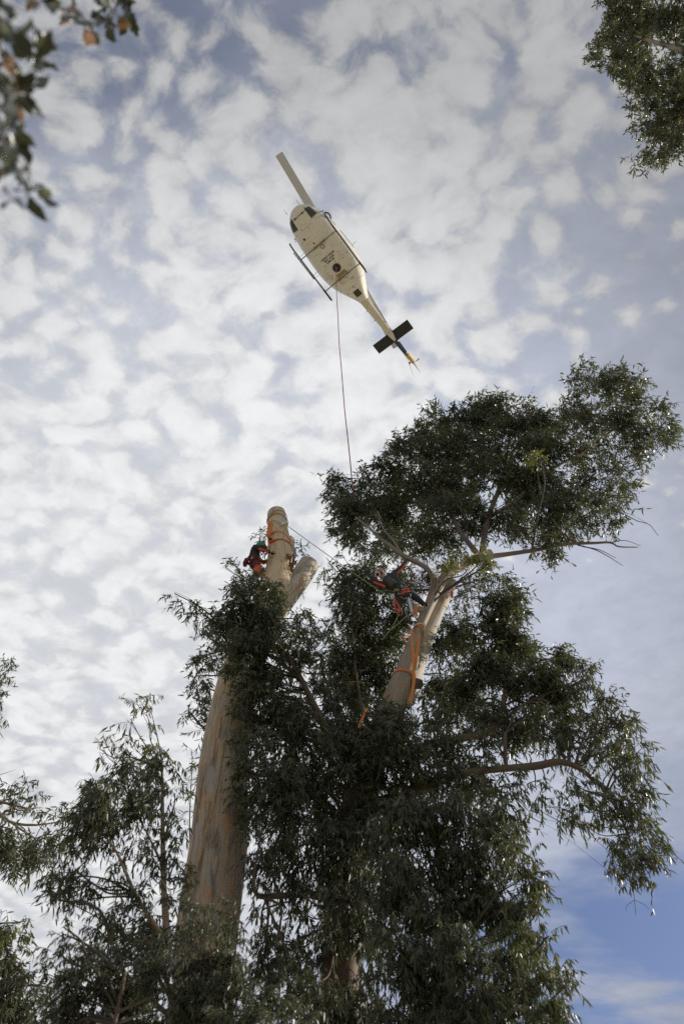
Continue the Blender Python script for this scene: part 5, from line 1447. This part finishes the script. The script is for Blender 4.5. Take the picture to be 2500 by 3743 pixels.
def climber(name_label, J, up_head, face, jack, trs, helm, muffs, calf, sleeves, ring=False):
    """J: joints in world space"""
    t = thing('person', name_label, 'person', tuple(J['hip']))
    hip, chest, neck, head = J['hip'], J['chest'], J['neck'], J['head']
    names = ['hip', 'waist', 'chest', 'neck', 'head', 'sl', 'el', 'wl', 'sr', 'er', 'wr', 'hl', 'kl', 'al', 'tl', 'hr', 'kr', 'ar', 'tr']
    J['waist'] = hip.lerp(chest, .45)
    rad = dict(hip=.125, waist=.115, chest=.13, neck=.055, head=.085, sl=.062, el=.042, wl=.028, sr=.062, er=.042, wr=.028, hl=.09, kl=.058, al=.038, tl=.035, hr=.09, kr=.058, ar=.038, tr=.035)
    ed = [('hip', 'waist'), ('waist', 'chest'), ('chest', 'neck'), ('neck', 'head'), ('chest', 'sl'), ('sl', 'el'), ('el', 'wl'), ('chest', 'sr'), ('sr', 'er'), ('er', 'wr'),
          ('hip', 'hl'), ('hl', 'kl'), ('kl', 'al'), ('al', 'tl'), ('hip', 'hr'), ('hr', 'kr'), ('kr', 'ar'), ('ar', 'tr')]
    ix = {k: i for i, k in enumerate(names)}
    skin_obj('body', [(J[k], rad[k] * (.9 if k not in ('head', 'neck') else 1)) for k in names], [(ix[a], ix[b]) for a, b in ed], M_skin, t, 0)
    jn = ['waist', 'chest', 'neck', 'sl', 'el', 'wl', 'sr', 'er', 'wr']; jx = {k: i for i, k in enumerate(jn)}
    pos = dict(J); pos['waist'] = hip.lerp(chest, .12); pos['neck'] = chest.lerp(neck, .75)
    skin_obj('jacket', [(pos[k], {'waist': .15, 'chest': .17, 'neck': .085, 'sl': .088, 'el': .060, 'wl': .045, 'sr': .088, 'er': .060, 'wr': .045}[k]) for k in jn],
             [(jx[a], jx[b]) for a, b in [('waist', 'chest'), ('chest', 'neck'), ('chest', 'sl'), ('sl', 'el'), ('el', 'wl'), ('chest', 'sr'), ('sr', 'er'), ('er', 'wr')]], jack, t, 1)
    tn = ['hip', 'waist', 'hl', 'kl', 'al', 'hr', 'kr', 'ar']; tx = {k: i for i, k in enumerate(tn)}
    pos = dict(J); pos['waist'] = hip.lerp(chest, .2)
    skin_obj('trousers', [(pos[k], {'hip': .15, 'waist': .14, 'hl': .11, 'kl': .082, 'al': .060, 'hr': .11, 'kr': .082, 'ar': .060}[k]) for k in tn],
             [(tx[a], tx[b]) for a, b in [('hip', 'waist'), ('hip', 'hl'), ('hl', 'kl'), ('kl', 'al'), ('hip', 'hr'), ('hr', 'kr'), ('kr', 'ar')]], trs, t, 0)
    for a, b in (('al', 'tl'), ('ar', 'tr')):
        d_ = (J[b] - J[a])
        skin_obj('boot', [(J[a] - d_ * .1 + V((0, 0, .06)), .052), (J[a], .056), (J[a] + d_ * .5, .05), (J[b], .042)], [(0, 1), (1, 2), (2, 3)], M_boot, t, 1)
    for s_, e_, w_, sg in (('sl', 'el', 'wl', 1), ('sr', 'er', 'wr', -1)):
        fd = J[w_] - J[e_]
        glove(t, J[w_], J.get('pd' + w_[1], V((0, 0, -1))), J.get('fd' + w_[1], fd), J.get('curl' + w_[1], .8), M_glove, sg)
        # orange flash along the sleeve
        cd = (V((0, 0, CAMZ)) - J[s_]).normalized()
        pts = [J[s_].lerp(J[e_], -0.15), J[s_].lerp(J[e_], .3), J[e_], J[e_].lerp(J[w_], .75)]
        off = sleeves[0 if sg == 1 else 1]
        rr2 = [.090, .085, .066, .052]
        out = []
        for p_, r_ in zip(pts, rr2):
            dr = (cd * 0.75 + off).normalized()
            out.append(p_ + dr * r_ * 0.97)
        q_ = [V(x) for x in spline(out, 5)]
        ax_ = (J[w_] - J[s_]).normalized()
        mb = MB(); dr = (cd * 0.75 + off).normalized()
        mb.ribbon(q_, dr.cross(ax_), 0.052, 0.012, dr); mb.build('sleeve_flash', M_orange, t)
    for k_, a_ in (('kl', 'al'), ('kr', 'ar')):
        if calf:
            a, b = J[k_].lerp(J[a_], .15), J[k_].lerp(J[a_], .8)
            mb = MB(); mb.tube([a, a.lerp(b, .5), b], [.088, .082, .068], 14, cap=False); mb.build('chainsaw_gaiter', M_orange, t)
    # harness
    ax = (chest - hip).normalized()
    hv = (J['hl'] - J['hr']).normalized()
    fv = hv.cross(ax)
    for h, r_ in ((.05, .165), (.10, .163)):
        c_ = hip + ax * h
        pts = [c_ + (hv * math.cos(a) + fv * math.sin(a)) * r_ for a in np.linspace(0, 6.283, 22)]
        mb = MB(); mb.ribbon(pts, [ax] * 22, .045, .012, [(p_ - c_) for p_ in pts]); mb.build('harness_belt', M_maroon if calf else M_black, t)
    for h_, k_ in (('hl', 'kl'), ('hr', 'kr')):
        ax2 = (J[k_] - J[h_]).normalized(); c_ = J[h_].lerp(J[k_], .3); n1 = ax2.orthogonal().normalized(); n2 = ax2.cross(n1)
        pts = [c_ + (n1 * math.cos(a) + n2 * math.sin(a)) * .115 for a in np.linspace(0, 6.283, 18)]
        mb = MB(); mb.ribbon(pts, [ax2] * 18, .04, .012, [(p_ - c_) for p_ in pts]); mb.build('leg_strap', M_maroon if calf else M_black, t)
    rr3 = random.Random(8)
    for k in range(7):
        a = k * 0.9 + .4
        c_ = hip + ax * .03 + (hv * math.cos(a) + fv * math.sin(a)) * .18 + V((0, 0, -.06 - rr3.random() * .05))
        mb = MB(); mb.tube([c_ + V((.02 * math.cos(u), .008 * math.sin(2 * u), .045 * math.sin(u))) for u in np.linspace(0, 6.283, 10)], .006, 5); mb.build('carabiner', M_alloy if k % 2 else M_grey, t)
    Mx = head_gear(t, head + V((0, 0, .0)), face, up_head, helm, muffs, ring)
    face_bits(t, Mx)
    return t, Mx


# first climber: upright, left of the topped trunk, facing it
h1 = P(925, 2055, T1 - 0.12)
a1 = S1P[0]
J = dict(hip=h1, chest=h1 + V((.00, .02, .40)), neck=h1 + V((.06, .02, .55)), head=h1 + V((.13, .02, .70)),
         sl=h1 + V((.04, .20, .43)), el=h1 + V((.24, .24, .30)), wl=h1 + V((.46, .12, .36)),
         sr=h1 + V((.03, -.17, .43)), er=h1 + V((.22, -.24, .26)), wr=h1 + V((.43, -.12, .27)),
         hl=h1 + V((.03, .10, -.06)), kl=h1 + V((.34, .15, -.26)), al=h1 + V((.30, .15, -.66)), tl=h1 + V((.44, .13, -.70)),
         hr=h1 + V((.03, -.10, -.06)), kr=h1 + V((.20, -.18, -.40)), ar=h1 + V((.14, -.18, -.78)), tr=h1 + V((.28, -.16, -.84)), pdl=V((1, 0, -.2)), pdr=V((1, .3, -.2)), curll=1.0, curlr=1.1)
p1, _ = climber('climber in green helmet and black jacket, working at the topped trunk', J, V((-.2, -.75, 1)), V((1, -.15, -.2)), M_jack, M_maroon, M_helmg, M_jack, True, (V((0, 0, -.6)), V((0, 0, -.5))))
mb = MB(); mb.box((.10, .16, .22), Matrix.Translation(h1 + V((-.17, -.05, -.08))) @ Matrix.Rotation(.2, 4, 'Y'), .03); mb.build('gear_pouch', M_maroon, p1)
mb = MB(); mb.tube(spline([h1 + V((.15, -.10, .0)), h1 + V((.30, -.10, -.04)), h1 + V((.40, -.08, .08)), h1 + V((.52, -.06, .2))], 5), .012, 6)
set_props(mb.build('work_lanyard', M_oldrope), 'short brown lanyard between the green helmeted climber and the topped trunk', 'rope')

# second climber: leaning out across the fork, arms spread, saw hanging below
Q = lambda x, y, d=0.0: P(x, y, T2 - 0.25 + d)
J = dict(hip=Q(1468, 2158), chest=Q(1426, 2124, -.04), neck=Q(1404, 2111, -.05), head=Q(1388, 2103, -.06),
         sl=Q(1400, 2137, -.08), el=Q(1366, 2124, -.14), wl=Q(1347, 2097, -.10), sr=Q(1438, 2098, .02), er=Q(1465, 2076, .06), wr=Q(1484, 2052, .10),
         hl=Q(1458, 2170, -.05), kl=Q(1462, 2218, -.12), al=Q(1486, 2262, .05), tl=Q(1500, 2275, .0), hr=Q(1484, 2160, .04), kr=Q(1530, 2192, .02), ar=Q(1552, 2212, .10), tr=Q(1566, 2208, .06),
         fdl=Q(1338, 2086, -.1) - Q(1350, 2100, -.1), fdr=Q(1497, 2038, .12) - Q(1484, 2052, .1), pdr=V((0, 1, .2)), curll=.15, curlr=1.0, pdl=V((-.3, -1, 0)))
p2, M2 = climber('climber in red helmet leaning out from the large gum with both arms spread', J, J['head'] - J['neck'] + V((0, -.25, .05)), V((-.35, -.75, -.55)), M_jack, M_dktr, M_helmr, M_helmr, False, (V((.3, 0, -.9)), V((.7, 0, -.5))), True)
mb = MB(); mb.tube([M2 @ V((.02 + .075 * math.cos(t), .118 + .006, -.02 + .085 * math.sin(t))) for t in np.linspace(0, 6.283, 20)], .012, 6); mb.build('helmet_ring', M_white, p2)
mb = MB(); c_ = Q(1380, 2100, -.2); ce = (V((0, 0, CAMZ)) - c_).normalized(); n1 = ce.orthogonal().normalized(); n2 = ce.cross(n1)
mb.tube([c_ + (n1 * math.cos(t) + n2 * math.sin(t)) * .062 for t in np.linspace(0, 6.283, 18)], .014, 6); mb.build('ear_muff_ring', M_white, p2)
# grey chest panel of the jacket
skin_obj('chest_panel', [(Q(1412, 2118, -.13), .095), (Q(1428, 2128, -.13), .12), (Q(1443, 2140, -.11), .10)], [(0, 1), (1, 2)], M_grjack, p2, 1)
mb = MB(); mb.box((.12, .05, .09), Matrix.Translation(Q(1448, 2158, -.16)), .015); mb.build('first_aid_pouch', mat('tan_pouch', (.22, .17, .07), .8), p2)
mb = MB(); mb.box((.08, .04, .05), Matrix.Translation(Q(1459, 2171, -.18)), .015); mb.build('whistle_pouch', M_limerope, p2)
for k in range(3):
    x0 = 1438 + k * 3
    mb = MB()
    mb.tube([V(x) for x in spline([Q(x0, 2180, -.2), Q(x0 + 1, 2215, -.22), Q(x0 + 8, 2238 - k * 4, -.22), Q(x0 + 18, 2236 - k * 6, -.22), Q(x0 + 16, 2215, -.2), Q(x0 + 4, 2195, -.2)], 5)], .008, 5)
    set_props(mb.build('cord_coil', M_redrope), 'orange red cord coils hanging from the harness of the leaning climber', 'cord', 'cord coils on the leaning climber')
mb = MB(); mb.tube([V(x) for x in spline([Q(1452, 2225, -.2), Q(1462, 2222, -.22), Q(1470, 2238, -.22), Q(1462, 2250, -.22), Q(1450, 2244, -.2)], 5)], .008, 5)
set_props(mb.build('cord_coil', M_redrope), 'smaller wide loop of orange red cord below the long coils on the leaning climber', 'cord')
# chainsaw
sw = thing('chainsaw', 'red and black chainsaw hanging bar down from the harness of the leaning climber', 'chainsaw', tuple(Q(1484, 2168, -.25)))
a_, b_ = Q(1486, 2166, -.28), Q(1508, 2262, -.22)
dx = (b_ - a_).normalized(); nz = (V((0, 0, CAMZ)) - a_).normalized(); nz = (nz - nz.dot(dx) * dx).normalized(); sx_ = dx.cross(nz)
Ms = Matrix(((sx_.x, dx.x, nz.x, a_.x), (sx_.y, dx.y, nz.y, a_.y), (sx_.z, dx.z, nz.z, a_.z), (0, 0, 0, 1)))
mb = MB(); mb.box((.20, .17, .13), Ms @ Matrix.Translation((0.02, -.02, 0)), .035); mb.build('engine_cover', M_orange, sw)
mb = MB(); mb.box((.18, .12, .12), Ms @ Matrix.Translation((.0, .09, 0)), .03); mb.build('crankcase', M_black, sw)
mb = MB(); mb.tube([Ms @ V(x) for x in spline([(-.10, .08, .03), (-.16, .0, .05), (-.15, -.12, .05), (-.02, -.16, .03)], 5)], .014, 8); mb.build('rear_handle', M_black, sw)
mb = MB(); mb.tube([Ms @ V(x) for x in spline([(.12, .12, .0), (.17, .10, .08), (.12, .05, .13), (-.08, .05, .12), (-.12, .08, .04)], 5)], .012, 8); mb.build('front_handle', M_black, sw)
mb = MB(); mb.box((.075, .62, .006), Ms @ Matrix.Translation((-.02, .42, 0)), .0); mb.tube([Ms @ V((-.02, .73, -.003)), Ms @ V((-.02, .73, .003))], .0375, 14); br_ = mb.build('guide_bar', M_steel, sw)
ch = MB()
loop = [(-.062, .12 + .61 * t, 0) for t in np.linspace(0, 1, 12)] + [(-.02 - .042 * math.cos(u), .73 + .042 * math.sin(u), 0) for u in np.linspace(0, math.pi, 8)][1:] + [(.022, .73 - .61 * t, 0) for t in np.linspace(0, 1, 12)][1:]
ch.tube([Ms @ V(x) for x in loop], .007, 5, jitter=.4); ch.build('saw_chain', M_black, br_)
rope('saw_strap', 'pale strap holding the chainsaw to the leaning climber', [Q(1462, 2170, -.2), Q(1466, 2182, -.26), Q(1478, 2188, -.26), Q(1486, 2180, -.26)], .009, M_greyrope, 'strap')

# ================================================================== NEAR BRANCHES, TOP LEFT (out of focus)
_shared = []


def broad_leaf(L, Wd, bend, seedv):
    rg = random.Random(seedv)
    vs, fs = [], []
    prof = [(0, .06), (.12, .55), (.3, .95), (.5, 1), (.7, .75), (.88, .36), (1, .02)]
    for t, w in prof:
        z = -bend * t * t * L
        x = rg.uniform(-.01, .01)
        vs += [(x - w * Wd / 2, t * L, z + abs(w) * Wd * .12), (x, t * L, z), (x + w * Wd / 2, t * L, z + abs(w) * Wd * .12)]
    for i in range(len(prof) - 1):
        for k in range(2):
            a = i * 3 + k
            fs.append((a, a + 1, a + 4, a + 3))
    mb = MB(); mb.add(vs, fs, True)
    return mb.mesh('leaf')


for i in range(14):
    me = broad_leaf(.105 + .004 * (i % 5), .050 + .004 * (i % 4), .1 + .05 * (i % 4), i)
    t_ = me.attributes.new('tint', 'FLOAT', 'FACE')
    tv_ = [0.1, 0.2, 0.4, 0.15, 0.3, 0.1, 0.4, 0.85, 0.1, 0.3, 0.6, 0.05, 0.25, 0.45][i]
    t_.data.foreach_set('value', [tv_] * len(me.polygons))
    me.materials.append(M_leaf_dry)
    _shared.append(me)


def near_branch(label, stem, leaves, hd, seedv):
    rg = random.Random(seedv)
    t = thing('hanging_branch', label, 'branch', tuple(P(*stem[0], hd)))
    pts = [P(x, y, hd + rg.uniform(-.03, .03)) for x, y in stem]
    mb = MB(); mb.tube([V(x) for x in spline(pts, 5)], list(np.linspace(.007, .002, (len(pts) - 1) * 5 + 1)), 6)
    mb.build('twig', M_twig, t)
    for (x, y) in leaves:
        for k in range(4 if rg.random() < .7 else 5):
            p_ = P(x + rg.uniform(-16, 16), y + rg.uniform(-20, 20), hd + rg.uniform(-.12, .12))
            near = min(pts, key=lambda q: (q - p_).length)
            dr = ((p_ - near) * 2.0 + V((rg.uniform(-1, 1), rg.uniform(-1, 1), -1.1 + rg.uniform(-.6, .6))) * .12).normalized()
            up_ = V((rg.uniform(-1, 1), rg.uniform(-1, 1), rg.uniform(-.4, 1))).normalized()
            f, l, u = dr, up_.cross(dr).normalized(), None
            u = l.cross(f)
            o = bpy.data.objects.new('leaf', _shared[rg.randrange(14)])
            COL.objects.link(o); o.parent = t
            o.matrix_parent_inverse = Matrix.Translation(t.location).inverted()
            s_ = rg.uniform(.45, .75)
            o.matrix_basis = Matrix(((l.x * s_, f.x * s_, u.x * s_, p_.x), (l.y * s_, f.y * s_, u.y * s_, p_.y), (l.z * s_, f.z * s_, u.z * s_, p_.z), (0, 0, 0, 1)))


near_branch('blurred near branch with mottled green and orange leaves down the left edge, top', [(-90, -60), (-40, 20), (10, 80), (0, 170), (30, 230), (60, 260), (90, 280)],
            [(5, 15), (15, 60), (-5, 100), (70, 120), (125, 165), (145, 195), (100, 210), (60, 220), (20, 260), (70, 265), (130, 240), (140, 290), (40, 300)], 0.92, 5)
near_branch('blurred near branch hanging lower on the left edge with leaves down to its tip', [(-80, 180), (-20, 250), (15, 300), (40, 380), (20, 460), (10, 540), (50, 620), (90, 680)],
            [(5, 330), (50, 340), (90, 350), (55, 390), (20, 400), (90, 330), (125, 395), (40, 440), (10, 470), (60, 500), (35, 560), (70, 590), (10, 610), (55, 640), (80, 640), (140, 690), (110, 700), (60, 720), (0, 430), (30, 350)], 0.92, 6)
near_branch('blurred near sprig of green and orange leaves cut by the top edge', [(300, -80), (280, -30), (270, 20), (300, 60), (330, 90)],
            [(220, 25), (250, 35), (280, 30), (290, 60), (320, 80), (335, 110), (150, -5), (345, 95)], 0.95, 7)
near_branch('blurred near sprig with a pale orange leaf, right one at the top edge', [(470, -70), (450, -30), (430, 10), (420, 50), (410, 80)],
            [(370, 25), (400, 20), (430, 10), (460, 20), (390, 40), (425, 50), (455, 55), (410, 85), (470, 0), (440, 75)], 0.95, 8)
